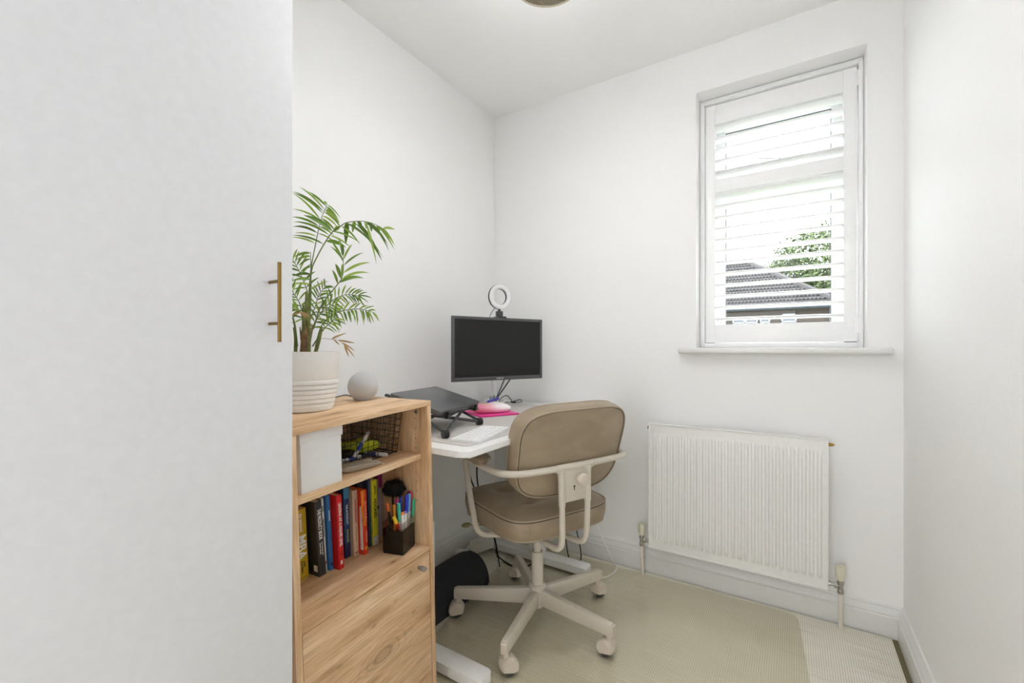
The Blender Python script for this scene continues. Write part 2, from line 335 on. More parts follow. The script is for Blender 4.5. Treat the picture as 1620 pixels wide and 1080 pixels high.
# ------------------------------------------------------------------ outdoors
def outdoors():
    M_tile = plain('concrete_tile', (40, 38, 38), 0.85, noise=0.35, nscale=3)
    M_render = plain('brown_pebbledash', (66, 58, 52), 0.9, noise=0.2, nscale=30, bump=0.4)
    M_upvc = plain('outdoor_white_pvc', (150, 152, 158), 0.4)
    M_dark = plain('dark_window_glass', (52, 60, 72), 0.12)
    M_lawn = plain('lawn', (60, 72, 38), 0.95, noise=0.3, nscale=5)
    g = box_obj('ground', (-40, YF + T, -0.35), (45, 70, -0.2), M_lawn, None, 0, 'structure')
    h = thing('bungalow', 'bungalow with a grey tiled hip roof seen through the window louvres', 'building', (-3.0, 22.0, -0.2))
    def hl(x, y, z): return (x + 3.0, y - 22.0, z + 0.2)
    bm = BM(); add_box(bm, hl(-9, 19.25, -0.2), hl(2.70, 25, 2.60)); obj('wall', bm, M_render, h)
    # hip roof: eaves rectangle, ridge
    e = [hl(-9.6, 18.7, 2.64), hl(2.80, 18.7, 2.64), hl(2.80, 25.3, 2.64), hl(-9.6, 25.3, 2.64)]; r0 = hl(-6.4, 22, 4.80); r1 = hl(-0.15, 22, 4.80)
    bm = BM(); V = [bm.verts.new(p) for p in e + [r0, r1]]
    for f in ((0, 1, 5, 4), (1, 2, 5), (2, 3, 4, 5), (3, 0, 4), (3, 2, 1, 0)): bm.faces.new([V[i] for i in f])
    rf = obj('roof', bm, M_tile, h)
    # tile courses of the front slope: stepped, wavy-fronted rows joined into one mesh
    bm = BM(); NR = 15; a, b, c, d = Vector(e[0]), Vector(e[1]), Vector(r1), Vector(r0)
    nrm = (b - a).cross(d - a).normalized()
    if nrm.z < 0: nrm = -nrm
    for i in range(NR):
        t0, t1 = i / NR, (i + 1.12) / NR
        L0 = a.lerp(d, t0); R0 = b.lerp(c, t0); L1 = a.lerp(d, min(1, t1)); R1 = b.lerp(c, min(1, t1)); m = int((R0 - L0).length / 0.12)
        prev = None
        for j in range(m * 2 + 1):
            f = j / (m * 2); lift = 0.11 if j % 2 else 0.04
            p = L0.lerp(R0, f); q = L1.lerp(R1, f)
            cur = (bm.verts.new(p + nrm * 0.0), bm.verts.new(p + nrm * lift), bm.verts.new(q + nrm * 0.012))
            if prev:
                bm.faces.new((prev[0], cur[0], cur[1], prev[1])); bm.faces.new((prev[1], cur[1], cur[2], prev[2]))
            prev = cur
    obj('roof_tiles', bm, M_tile, rf, 'stuff')
    bm = BM()
    for p, q in ((r1, e[1]), (r1, e[2]), (r0, e[0]), (r0, r1)):
        add_tube(bm, [Vector(p) + Vector((0, 0, .05)), Vector(q) + Vector((0, 0, .05))], 0.13, 8)
    obj('ridge_tiles', bm, plain('ridge_tile', (46, 44, 45), 0.85), rf)
    bm = BM(); add_box(bm, hl(-9.6, 18.72, 2.50), hl(2.8, 18.78, 2.63)); obj('fascia', bm, plain('grey_fascia', (62, 68, 78), 0.5), h)
    bm = BM(); add_tube(bm, [hl(-9.7, 18.64, 2.56), hl(2.86, 18.64, 2.56)], 0.06, 10); obj('gutter', bm, plain('grey_gutter', (52, 58, 68), 0.4), h)
    bm = BM(); add_cyl(bm, hl(2.62, 19.15, 0), hl(2.62, 19.15, 2.5), 0.04); obj('downpipe', bm, M_upvc, h)
    for x0, x1, z1, nm in ((-0.52, 0.36, 2.27, 2), (0.42, 0.76, 2.28, 1), (1.12, 1.60, 2.36, 1)):
        bm = BM()
        for k in range(nm):
            u0 = x0 + (x1 - x0) * k / nm; u1 = x0 + (x1 - x0) * (k + 1) / nm
            for lo, hi in (((u0, 19.18, 0.9), (u0 + .05, 19.27, z1)), ((u1 - .05, 19.18, 0.9), (u1, 19.27, z1)), ((u0, 19.18, z1 - .05), (u1, 19.27, z1)), ((u0, 19.18, 2.05), (u1, 19.27, 2.09)), ((u0, 19.18, 0.9), (u1, 19.27, 0.95))):
                add_box(bm, hl(*lo), hl(*hi))
        w = obj('window', bm, M_upvc, h)
        bm = BM(); add_box(bm, hl(x0 + .02, 19.235, 0.92), hl(x1 - .02, 19.262, z1 - .02)); obj('pane', bm, M_dark, w)
    # tree
    t = thing('tree', 'leafy green tree rising behind the bungalow roof', 'tree', (3.7, 27.5, -0.2))
    rnd = random.Random(3)
    bm = BM(); add_tube(bm, [(0, 0, 0), (0.1, 0, 2), (0, 0.1, 4.2)], (0.32, 0.16), 10, smooth=4)
    for k in range(7):
        a = k * 0.9; add_tube(bm, [(0, 0, 2.2 + .25 * k), (math.cos(a) * 1.2, math.sin(a) * 1.0, 3.4 + .3 * k), (math.cos(a) * 2.2, math.sin(a) * 1.8, 4.3 + .35 * k)], (0.1, 0.03), 6, smooth=3)
    obj('trunk', bm, plain('tree_bark', (90, 78, 62), 0.9, noise=0.3), t)
    bm = BM(); blobs = [(0, 0, 4.9, 3.0), (-2.4, 0, 4.3, 1.9), (-3.5, 0.3, 3.6, 1.35), (1.6, 0.2, 5.6, 2.4), (-1.4, 0, 5.7, 1.8), (3.2, 0, 4.4, 2.2), (-4.2, 0, 3.0, 1.1), (0.6, -.6, 3.4, 2.3), (-1.8, -.6, 3.1, 1.9)]
    for i in range(42000):
        x, y, z, r = blobs[rnd.choices(range(9), weights=[b[3] ** 2 for b in blobs])[0]]
        v = Vector((rnd.gauss(0, 1), rnd.gauss(0, 1), rnd.gauss(0, 1))).normalized() * r * rnd.uniform(0.72, 1.06)
        p = Vector((x, y, z)) + v; s = rnd.uniform(0.06, 0.12)
        u = Vector((rnd.gauss(0, 1), rnd.gauss(0, 1), rnd.gauss(0, 1))).normalized(); w = u.orthogonal().normalized()
        bm.faces.new([bm.verts.new(p + u * s), bm.verts.new(p + w * s * .5), bm.verts.new(p - u * s), bm.verts.new(p - w * s * .5)])
    obj('foliage', bm, plain('tree_leaves', (60, 74, 34), 0.7, noise=0.4, nscale=1.2), t, 'stuff')
    bm = BM(); add_tube(bm, [(-3.6, 12, 6.55), (-1.5, 12, 6.02), (0.05, 12, 5.80), (1.3, 12, 5.50), (3.2, 12, 5.35), (6.5, 12, 5.5)], 0.012, 6, smooth=6)
    tag(obj('overhead_cable', bm, M_cable), 'thin dark overhead cable crossing the sky outside the window', 'cable')
outdoors()

# ------------------------------------------------------------------ rug and chair mat
bm = BM(); add_box(bm, (0.025, -0.95, ZF), (1.777, 2.082, 0.0), 0.002)
tag(obj('woven_rug', bm, M_weave), 'pale cream and grey flat woven rug covering nearly the whole floor', 'rug')
bm = BM()
quad = [(0.46, 0.62), (1.60, 0.62), (1.49, 2.068), (0.225, 2.045)]
def round_poly(P, r, n=6):
    out = []; m = len(P)
    for i in range(m):
        p = Vector(P[i]); a = (Vector(P[i - 1]) - p).normalized(); b = (Vector(P[(i + 1) % m]) - p).normalized()
        for j in range(n + 1):
            t = j / n; q0 = p + a * r; q1 = p + b * r; q = (1 - t) ** 2 * q0 + 2 * t * (1 - t) * p + t * t * q1; out.append((q.x, q.y))
    return out
add_prism(bm, round_poly(quad, 0.055), 0.0004, 0.0024)
tag(obj('chair_mat', bm, M_mat), 'see-through olive tinted chair mat with rounded corners lying on the woven rug', 'mat')

# ------------------------------------------------------------------ wardrobe
wd = thing('wardrobe', 'tall plain white fitted wardrobe with a brass bar handle at the left', 'wardrobe', (0.35, -0.04, 0))
def wdl(x, y, z): return (x - 0.35, y + 0.04, z)
bm = BM(); add_box(bm, wdl(0.003, -0.54, 0.0), wdl(0.68, -0.52, 2.397)); add_box(bm, wdl(0.003, 0.441, 0.0), wdl(0.68, 0.461, 2.397)); add_box(bm, wdl(0.003, -0.52, 0.0), wdl(0.015, 0.441, 2.397)); add_box(bm, wdl(0.003, -0.52, 0), wdl(0.66, 0.441, 0.08)); add_box(bm, wdl(0.003, -0.52, 2.37), wdl(0.68, 0.441, 2.397))
obj('carcass', bm, M_ward, wd)
for y0, y1, hy in ((-0.04 + .0015, 0.461, 0.419), (-0.54, -0.04 - .0015, -0.50)):
    bm = BM(); add_box(bm, wdl(0.682, y0, 0.08), wdl(0.700, y1, 2.392), 0.0015); dr = obj('door', bm, M_ward, wd)
    bm = BM(); add_cyl(bm, wdl(0.731, hy, 1.062), wdl(0.731, hy, 1.199), 0.0032, 14)
    for z in (1.0945, 1.167): add_cyl(bm, wdl(0.699, hy, z), wdl(0.731, hy, z), 0.0028, 12)
    obj('handle', bm, M_brass, dr, label='slim aged brass bar handle')

# ------------------------------------------------------------------ radiator with valves
rd = thing('radiator', 'white single panel radiator with vertical grooves mounted under the window', 'radiator', (1.2525, 2.07, 0.143))
def rl(x, y, z): return (x - 1.2525, y - 2.07, z - 0.143)
x0, x1, z0, z1 = 0.9175, 1.5875, 0.143, 0.711
bm = BM(); NG = 26; gz0, gz1 = 0.186, 0.664; gx0, gx1 = 0.934, 1.572; pitch = (gx1 - gx0) / NG
xs = sorted(set([x0 + .003, x0 + 0.009] + [gx0 + (gx1 - gx0) * i / (NG * 12) for i in range(NG * 12 + 1)] + [x1 - .009, x1 - .003]))
zs = [z0 + .003, z0 + .009, gz0 - .012, gz0 - .006, gz0, gz0 + .006, gz0 + .013] + [gz0 + .013 + (gz1 - gz0 - .026) * i / 6 for i in range(1, 6)] + [gz1 - .013, gz1 - .006, gz1, gz1 + .006, gz1 + .012, z1 - .009, z1 - .003]
def depth(x, z):
    if x < gx0 or x > gx1: return 0
    ph = ((x - gx0) / pitch) % 1.0; a = max(0, min(1, (math.sin(ph * 2 * PI - PI / 2) * 0.5 + 0.5) * 2.4 - 0.7)); a = a * a * (3 - 2 * a)
    u = min(1, max(0, (z - gz0 + .006) / .016)) * min(1, max(0, (gz1 + .006 - z) / .016)); u = u * u * (3 - 2 * u)
    return a * u
G = [[bm.verts.new(rl(x, 2.030 - 0.0085 * depth(x, z), z)) for x in xs] for z in zs]
for i in range(len(zs) - 1):
    for j in range(len(xs) - 1): bm.faces.new((G[i][j], G[i][j + 1], G[i + 1][j + 1], G[i + 1][j]))
obj('front_panel', bm, M_rad, rd, sharp=60)
bm = BM()
for lo, hi in (((x0, 2.0262, z0), (x1, 2.031, z0 + .0035)), ((x0, 2.0262, z1 - .0035), (x1, 2.031, z1)), ((x0, 2.0262, z0), (x0 + .0035, 2.031, z1)), ((x1 - .0035, 2.0262, z0), (x1, 2.031, z1))): add_box(bm, rl(*lo), rl(*hi), 0.001)
obj('edge_rim', bm, M_rad, rd)
bm = BM(); add_box(bm, rl(x0, 2.0305, z0), rl(x1, 2.046, z1), 0.003); obj('water_panel', bm, M_rad, rd)
bm = BM()
for i in range(40):
    x = 0.94 + i * 0.0158; add_box(bm, rl(x, 2.046, 0.18), rl(x + 0.003, 2.072, 0.67))
obj('convector_fins', bm, M_rad, rd)
for x in (1.02, 1.485):
    bm = BM(); add_box(bm, rl(x, 2.072, 0.2), rl(x + 0.03, 2.1125, 0.66)); obj('bracket', bm, M_rad, rd)
bm = BM(); add_cyl(bm, rl(1.5875, 2.040, 0.690), rl(1.600, 2.040, 0.690), 0.007, 6); add_cyl(bm, rl(1.60, 2.040, 0.690), rl(1.606, 2.040, 0.690), 0.004, 8)
obj('bleed_valve', bm, plain('yellow_brass', (178, 140, 72), 0.35, 0.8), rd)
bm = BM(); add_cyl(bm, rl(0.9175, 2.040, 0.690), rl(0.912, 2.040, 0.690), 0.008, 6); obj('blanking_plug', bm, M_dgrey, rd)
for side, xv, xe in ((1, 1.6245, 1.5875), (-1, 0.883, 0.9175)):
    bm = BM(); add_lathe(bm, [(0, .138 - .143), (.0105, .138 - .143), (.0105, .150 - .143), (.0085, .152 - .143), (.0085, .172 - .143), (.0115, .174 - .143), (.0115, .186 - .143), (.007, .188 - .143), (0, .188 - .143)], 12, rl(xv, 2.040, 0.143))
    add_cyl(bm, rl(xv, 2.04, .166), rl(xe, 2.04, .166), 0.0065, 12); s = -side
    add_cyl(bm, rl(xv + s * .010, 2.04, .166), rl(xv + s * .019, 2.04, .166), 0.0125, 6); add_cyl(bm, rl(xe - s * .006, 2.04, .166), rl(xe, 2.04, .166), 0.010, 8)
    v = obj('valve', bm, M_chrome, rd, label='chrome radiator valve')
    bm = BM(); pr = []
    for i in range(48):
        a = 2 * PI * i / 48; r = 0.0155 + (0.0008 if i % 4 < 2 else 0); pr.append((r * math.cos(a), r * math.sin(a)))
    add_prism(bm, pr, 0, 0.042, 0.002); add_lathe(bm, [(0.0075, 0.0), (0.0105, 0.0), (0.0105, -0.012), (0.0075, -0.012)], 16)
    add_lathe(bm, [(0.0, 0.043), (0.010, 0.043), (0.0, 0.0435)], 16)
    for q in bm.verts: q.co += Vector(rl(xv, 2.04, 0.199))
    obj('valve_cap', bm, plain('yellowed_plastic', (222, 219, 198), 0.5), v, label='yellowed white plastic valve cap')
    bm = BM(); add_tube(bm, [rl(xv, 2.04, 0.14), rl(xv, 2.04, 0.09), rl(xv + .001, 2.05, 0.03), rl(xv, 2.052, 0.0)], 0.0072, 12, smooth=4)
    obj('pipe', bm, plain('painted_pipe', (226, 220, 206), 0.5), rd)

# ------------------------------------------------------------------ ceiling lamp
lp = thing('pendant_lamp', 'small beige woven drum pendant lamp hanging from the ceiling', 'lamp', (0.89, 1.10, 2.10))
def rattan():
    k = N('woven_rattan'); c = k.coord((1, 1, 1)); w = k.n('TexWave'); w.inputs['Scale'].default_value = 60; w.inputs['Distortion'].default_value = 3; k.l(c, w.inputs[0])
    k.l(k.ramp(w.outputs[0], [(0.2, srgb(118, 110, 94)), (0.7, srgb(176, 165, 146))]), k.b.inputs[0]); k.b.inputs['Roughness'].default_value = 0.8; k.bump(w.outputs[0], 0.6, 0.003); return k.m
bm = BM(); add_lathe(bm, [(0.105, 0.0), (0.105, 0.15), (0.102, 0.15), (0.102, 0.0), (0.105, 0.0)], 48); MC_rattan = rattan(); obj('lamp_shade', bm, MC_rattan, lp)
bm = BM(); add_lathe(bm, [(0.1065, -0.001), (0.1065, 0.006), (0.1005, 0.006), (0.1005, -0.001), (0.1065, -0.001)], 48); obj('rim', bm, plain('pale_cane', (205, 196, 176), 0.7), lp)
bm = BM(); add_cyl(bm, (0, 0, 0.15), (0, 0, 0.299), 0.003, 8); add_lathe(bm, [(0, 0.2), (0.03, 0.28), (0.045, 0.299), (0, 0.2995)][::1], 24)
for a in (0, PI * 2 / 3, PI * 4 / 3): add_cyl(bm, (0, 0, 0.148), (0.103 * math.cos(a), 0.103 * math.sin(a), 0.148), 0.0018, 6)
obj('flex', bm, M_white, lp)
bm = BM(); add_lathe(bm, [(0.1015, 0.001), (0.1015, 0.004), (0, 0.004), (0, 0.001), (0.1015, 0.001)], 48); obj('added_woven_disc', bm, MC_rattan, lp)  # disc added to hide the brightly lit inside of the shade
bm = BM(); add_lathe(bm, [(0, -0.011), (0.046, -0.011), (0.050, -0.006), (0.050, 0.001), (0, 0.001)], 32)
kb = N('glow_cup_surface'); kb.b.inputs['Emission Color'].default_value = (1, 0.95, 0.88, 1); kb.b.inputs['Emission Strength'].default_value = 0.4; kb.b.inputs['Base Color'].default_value = (.9, .9, .88, 1)
obj('added_glow_cup', bm, kb.m, lp)  # made-up glowing cup where the added downward fill sits

# ------------------------------------------------------------------ oak cabinet, standing slightly out of level
cA = Vector((-0.06623746, 0.99725289, 0.03315518)); cU = Vector((0.00219732, -0.03308229, 0.99945022)); cB = Vector((-0.99780147, -0.0662739, 0.0))
cK = Vector((0.583, 0.951, 0.900)); cRot = Matrix((cA, cB, cU)).transposed(); CH = 0.880
cEul = cRot.to_euler()
def cw(s, b, w): return cK - cA * s + cB * b - cU * w           # along the front from its far end, into the cabinet, down from its top
cb = thing('oak_cabinet', 'narrow oak-effect cabinet with two open shelves above a door, beside the wardrobe', 'cabinet', cw(0, 0, CH), cEul)
def cl(s, b, w): return (-s, b, CH - w)
CWD, CD, TH = 0.447, 0.333, 0.016
def cbox(name, a, b, mat, parent=cb, bev=0.0008, label=None):
    lo = cl(max(a[0], b[0]), min(a[1], b[1]), max(a[2], b[2])); hi = cl(min(a[0], b[0]), max(a[1], b[1]), min(a[2], b[2]))
    return box_obj(name, lo, hi, mat, parent, bev, None, label)
cbox('top_panel', (0, 0, 0), (CWD, CD, 0.0142), M_woodx)
sp = cbox('side_panel', (0, 0.0006, 0.0142), (TH, CD, CH), M_woodz)
cbox('side_panel', (CWD - TH, 0.0006, 0.0142), (CWD, CD, CH), M_woodz)
cbox('back_panel', (TH, 0.325, 0.0142), (CWD - TH, 0.331, CH - 0.02), M_woodz)
cbox('shelf', (TH, 0.028, 0.1555), (CWD - TH, 0.324, 0.1715), M_woodx)
cbox('shelf', (TH, 0.0, 0.426), (CWD - TH, 0.324, 0.4345), M_woodx)
cbox('shelf', (TH, 0.0, CH - 0.016), (CWD - TH, 0.324, CH), M_woodx)
door = cbox('door', (TH + 0.0035, 0.0015, 0.4365), (CWD - TH - 0.0015, 0.0175, CH - 0.018), M_woodx)
bm = BM(); add_lathe(bm, [(0.0, 0), (0.0045, 0), (0.0045, 0.008), (0.0072, 0.010), (0.0072, 0.0235), (0.0062, 0.025), (0, 0.025)], 24, cl(0.067, 0.0015, 0.4635), (0, -1, 0))
obj('knob', bm, M_steel, door, label='small brushed steel knob')
M_hole = plain('drilled_hole', (40, 28, 18), 0.9)
bm = BM()
for w in (0.040, 0.069, 0.098, 0.127, 0.198, 0.226, 0.255, 0.284): 
    add_cyl(bm, cl(0.0163, 0.047, w + .014), cl(0.0150, 0.047, w + .014), 0.0016, 8)
    add_cyl(bm, cl(0.0163, 0.290, w + .014), cl(0.0150, 0.290, w + .014), 0.0016, 8)
obj('shelf_pin_holes', bm, M_hole, sp, 'stuff')
bm = BM(); add_lathe(bm, [(0, 0.0016), (0.003, 0.001), (0.0055, 0.0012), (0.0062, 0.0), (0.0062, -0.003), (0, -0.003)], 20, cl(0.0163, 0.043, 0.034), (-1, 0, 0))
obj('cam_fitting', bm, M_steel, sp, label='round steel cam fitting')
for s, ft in ((0.03, 0.0), (0.417, 0.0)):
    for b in (0.04, 0.29):
        p = cw(s, b, CH); bm = BM(); add_cyl(bm, cl(s, b, CH), cl(s, b, CH + p.z), 0.012, 14); obj('foot', bm, M_dgrey, cb)
# white lidded box on the upper shelf
SH = 0.1555
bx = thing('storage_box', 'white lidded storage box on the upper shelf of the oak cabinet', 'box', cw(0.343, 0.036, SH), cEul)
bm = BM(); add_box(bm, (-0.054, 0.001, 0.0), (0.054, 0.23, 0.117), 0.0012); obj('body', bm, plain('white_board', (240, 241, 242), 0.55), bx)
bm = BM(); add_box(bm, (-0.057, -0.0015, 0.111), (0.057, 0.233, 0.1345), 0.001); obj('lid', bm, plain('white_board', (240, 241, 242), 0.55), bx)
# wire basket
bk = thing('wire_basket', 'black wire mesh basket at the back of the upper cabinet shelf', 'basket', cw(0.128, 0.105, SH), cEul)
def wire_panel(name, c0, c1, c2, c3, nu, nv, rw=0.0009):
    c0, c1, c2, c3 = map(Vector, (c0, c1, c2, c3)); bm = BM()
    for i in range(nu + 1): f = i / nu; add_tube(bm, [c0.lerp(c1, f), c3.lerp(c2, f)], rw, 5)
    for j in range(nv + 1): f = j / nv; add_tube(bm, [c0.lerp(c3, f), c1.lerp(c2, f)], rw if 0 < j < nv else rw * 1.7, 5)
    obj(name, bm, M_cable, bk)
bw, bd, bh, fl = 0.094, 0.190, 0.118, 0.012
z0 = 0.002
bl = [(-bw, 0, z0), (bw, 0, z0), (bw, bd, z0), (-bw, bd, z0)]; tl = [(-bw - fl, -fl, bh), (bw + fl, -fl, bh), (bw + fl, bd + fl, bh), (-bw - fl, bd + fl, bh)]
wire_panel('wire_front', bl[0], bl[1], tl[1], tl[0], 10, 6); wire_panel('wire_side', bl[1], bl[2], tl[2], tl[1], 9, 6)
wire_panel('wire_back', bl[2], bl[3], tl[3], tl[2], 10, 6); wire_panel('wire_side', bl[3], bl[0], tl[0], tl[3], 12, 6); wire_panel('wire_base', bl[0], bl[1], bl[2], bl[3], 10, 10)
# contents of the basket
M_marker = plain('marker_white', (226, 226, 224), 0.4)
def marker(label, s, b, w, direction, L, capcol, group='markers in the wire basket'):
    d = Vector(direction).normalized(); q = Vector((0, 0, 1)).rotation_difference(d)
    t = thing('whiteboard_marker', label, 'marker', cw(s, b, w), (cRot @ q.to_matrix()).to_euler(), group)
    bm = BM(); add_lathe(bm, [(0, 0), (0.0045, 0), (0.0052, 0.003), (0.0052, L * 0.68), (0, L * 0.68)], 16); obj('barrel', bm, M_marker, t)
    bm = BM(); add_lathe(bm, [(0.0053, L * 0.25), (0.0054, L * 0.25), (0.0054, L * 0.52), (0.0053, L * 0.52)], 16); obj('wrap', bm, plain('marker_blue', (52, 78, 168), 0.4), t)
    bm = BM(); add_lathe(bm, [(0.0048, L * 0.68), (0.0058, L * 0.69), (0.0054, L * 0.97), (0.004, L), (0, L)], 16); obj('cap', bm, plain('marker_cap_%d' % capcol[0], capcol, 0.4), t)
marker('white marker with a blue band leaning up inside the wire basket', 0.168, 0.135, SH - 0.014, (0.75, 0.15, 0.62), 0.088, (228, 228, 226))
marker('white marker lying lowest in the front of the basket, its end towards the room', 0.110, 0.155, SH - 0.0085, (0.25, -1.0, 0.0), 0.036 * 2, (222, 222, 226))
marker('dark capped marker lying at the left end of the basket', 0.200, 0.150, SH - 0.0085, (0.9, -0.25, 0.04), 0.085, (34, 32, 60))
def crumple(name, label, cat, s, b, w, size, mat, seed, amp=0.3, group=None, seg=20, yaw=0):
    rnd = random.Random(seed); t_rot = (cRot @ Matrix.Rotation(yaw, 3, 'Z')).to_euler(); bm = BM(); bmesh.ops.create_uvsphere(bm, u_segments=seg, v_segments=seg // 2 + 2, radius=1)
    ph = [(rnd.uniform(1, 4), rnd.uniform(1, 4), rnd.uniform(1, 4), rnd.uniform(0, 6)) for _ in range(6)]
    for v in bm.verts:
        n = sum(math.sin(v.co.x * a + v.co.y * bb * 1.3 + v.co.z * c + p) for a, bb, c, p in ph) / 6
        k = 1 + amp * n
        v.co = Vector((math.copysign(abs(v.co.x) ** 0.6, v.co.x) * size[0] * k, math.copysign(abs(v.co.y) ** 0.6, v.co.y) * size[1] * k, (max(-1, v.co.z) * 0.5 + 0.5) * size[2] * (1 + amp * 1.4 * n)))
    me = finish(bm, name, 40); me.materials.append(mat); o = bpy.data.objects.new(name, me); COL.objects.link(o)
    o.location = cw(s, b, w); o.rotation_euler = t_rot; return tag(o, label, cat, group)
crumple('cloth_packet', 'crumpled lime green cloth lying inside the wire basket', 'cloth', 0.084, 0.200, SH - 0.004, (0.054, 0.044, 0.032), plain('lime_green_fabric', (196, 212, 48), 0.7, noise=0.15), 5, 0.35)
crumple('black_pouch', 'small black pouch under the markers in the wire basket', 'pouch', 0.150, 0.185, SH - 0.004, (0.032, 0.03, 0.018), plain('black_pouch_fabric', (30, 28, 34), 0.7), 9, 0.25)
cp = crumple('canvas_pouch', 'flat grey-beige canvas drawstring pouch lying in front of the wire basket', 'pouch', 0.207, 0.080, SH, (0.054, 0.030, 0.017), plain('canvas', (176, 166, 148), 0.9, noise=0.1, nscale=500, bump=0.4), 21, 0.25, seg=28, yaw=-0.25)
bm = BM(); add_tube(bm, [(0.04, 0.0, 0.011), (0.054, -0.006, 0.010), (0.062, -0.012, 0.004), (0.067, -0.02, 0.002)], 0.0015, 6, smooth=5); obj('drawstring', bm, plain('cotton_cord', (214, 206, 190), 0.9), cp)

# books on the middle shelf
SB = 0.426
def book(label, s0, s1, b, top0, depth, col, lean=0.0, cover=None, spine=(), page=(226, 216, 196), name='paperback_book', title_mat=None, yaw=0.0):
    """s0 > s1: the near and the far side; lean > 0 tips the top towards the wardrobe"""
    th = s0 - s1; H = SB - top0; rot = (cRot @ Matrix.Rotation(yaw, 3, 'Z') @ Matrix.Rotation(-lean, 3, 'Y')).to_euler()
    t = thing(name, label, 'book', cw(s0, b, SB), rot, 'books on the middle shelf of the oak cabinet')
    cm = plain('cover_%d_%d_%d' % col, col, 0.42, noise=0.03)
    bm = BM(); add_box(bm, (0.0012, 0.0015, 0.002), (th - 0.0012, depth - 0.002, H - 0.002)); obj('pages', bm, plain('book_pages', page, 0.9, noise=0.05, nscale=300), t, label='pale page block')
    bm = BM(); c = 0.0011
    prof = [(0, depth), (0, 0.0015), (0.0015, 0), (th - 0.0015, 0), (th, 0.0015), (th, depth), (th - c, depth), (th - c, 0.002), (c, 0.002), (c, depth)]
    add_prism(bm, prof, 0, H); obj('cover', bm, cm, t)
    for it in spine:
        kind = it[0]
        if kind == 'T':     # words reading down the spine
            _, words, zc, size, tc, xs, *off = it; m = Matrix.Translation((th / 2 + (off[0] if off else 0), -0.0003, H * zc)) @ Matrix.Rotation(PI / 2, 4, 'X') @ Matrix.Rotation(-PI / 2, 4, 'Z')
            text('spine_title', words, size, plain('ink_%d_%d_%d' % tc, tc, 0.5), t, m, xs=xs, bold=size * 0.022)
        elif kind == 'B':   # printed block
            _, z0, z1, tc, *mx = it; a = mx[0] if mx else 0.0003
            bm = BM(); add_box(bm, (a, -0.00025, H * z0), (th - a, 0.0002, H * z1)); obj('spine_print', bm, plain('ink_%d_%d_%d' % tc, tc, 0.5), t)
    return t, th, H
WHT, BLK = (240, 240, 236), (24, 24, 26)
book('mustard yellow book with white and black lettering, nearest the wardrobe', 0.3235, 0.2865, 0.174, 0.2445, 0.135, (196, 160, 26), 0.02, spine=(
    ('T', 'the personal', 0.815, 0.0118, WHT, 0.80, .002), ('T', 'MBA', 0.47, 0.033, WHT, 0.92, .001), ('T', 'JOSH', 0.215, 0.0075, BLK, 0.9, .007), ('T', 'KAUFMAN', 0.185, 0.0075, BLK, 0.9, .0),
    ('B', 0.03, 0.035, BLK, 0.006)))
t_, th, H = book('thick black book whose title THE PRODUCT BOOK runs down the spine', 0.2755, 0.2545, 0.148, 0.230, 0.150, (52, 52, 54), 0.045, spine=(
    ('T', 'THE PRODUCT BOOK', 0.69, 0.0135, WHT, 0.60), ('T', 'HOW TO BECOME A GREAT', 0.36, 0.0034, WHT, 0.8, .003), ('T', 'PRODUCT MANAGER', 0.37, 0.0034, WHT, 0.9, -.003), ('B', 0.06, 0.255, (40, 40, 42), 0.0035)))
bm = BM(); add_box(bm, (-0.0002, 0.006, H * 0.06), (0.0001, 0.020, H * 0.145)); obj('barcode', bm, plain('ink_240_240_236', WHT, 0.5), t_)
book('slim white book between the black and the blue one', 0.2525, 0.2435, 0.158, 0.231, 0.135, (222, 220, 214), 0.03, spine=(('T', 'Badass', 0.86, 0.0056, BLK, 1.0), ('T', 'Making Users Awesome', 0.60, 0.0048, BLK, 1.0), ('B', 0.1, 0.14, (180, 60, 50), 0.002)))
book('blue book leaning against the tall red one', 0.2415, 0.2300, 0.150, 0.225, 0.140, (48, 112, 172), 0.03, spine=(('B', 0.66, 0.80, (196, 216, 232), 0.0042), ('B', 0.06, 0.10, (24, 40, 70), 0.003)))
book('bright red book titled LEADING AT A HIGHER LEVEL in white', 0.2285, 0.2115, 0.131, 0.228, 0.155, (212, 24, 26), 0.015, spine=(
    ('T', 'LEADING AT A HIGHER LEVEL', 0.60, 0.0112, WHT, 0.78), ('B', 0.18, 0.25, (170, 14, 18), 0.004), ('B', 0.065, 0.115, WHT, 0.0055)))
book('dark blue book titled THE AI PRODUCT PLAYBOOK', 0.1790, 0.1600, 0.165, 0.224, 0.135, (36, 62, 104), 0.012, spine=(
    ('T', 'THE AI PRODUCT', 0.60, 0.0078, WHT, 0.9), ('T', 'PLAYBOOK', 0.30, 0.0078, (190, 196, 50), 0.9), ('B', 0.82, 0.97, (60, 130, 170), 0.001), ('B', 0.0, 0.2, (38, 32, 74), 0.001)))
book('beige paperback with a faded pink title', 0.1590, 0.1415, 0.154, 0.241, 0.135, (206, 180, 152), 0.0, spine=(('B', 0.50, 0.86, (196, 98, 112), 0.0068), ('B', 0.20, 0.44, (176, 150, 122), 0.0072), ('B', 0.03, 0.05, (120, 90, 70), 0.003)))
t_, th, H = book('orange-red book titled THE STATE OF AFFAIRS with an orange ribbon over it', 0.1410, 0.1265, 0.134, 0.243, 0.150, (222, 66, 34), 0.0, spine=(
    ('T', 'THE STATE OF AFFAIRS', 0.66, 0.0072, (250, 196, 160), 0.84), ('T', 'RETHINKING INFIDELITY', 0.27, 0.0036, (250, 196, 160), 0.8, .002)))
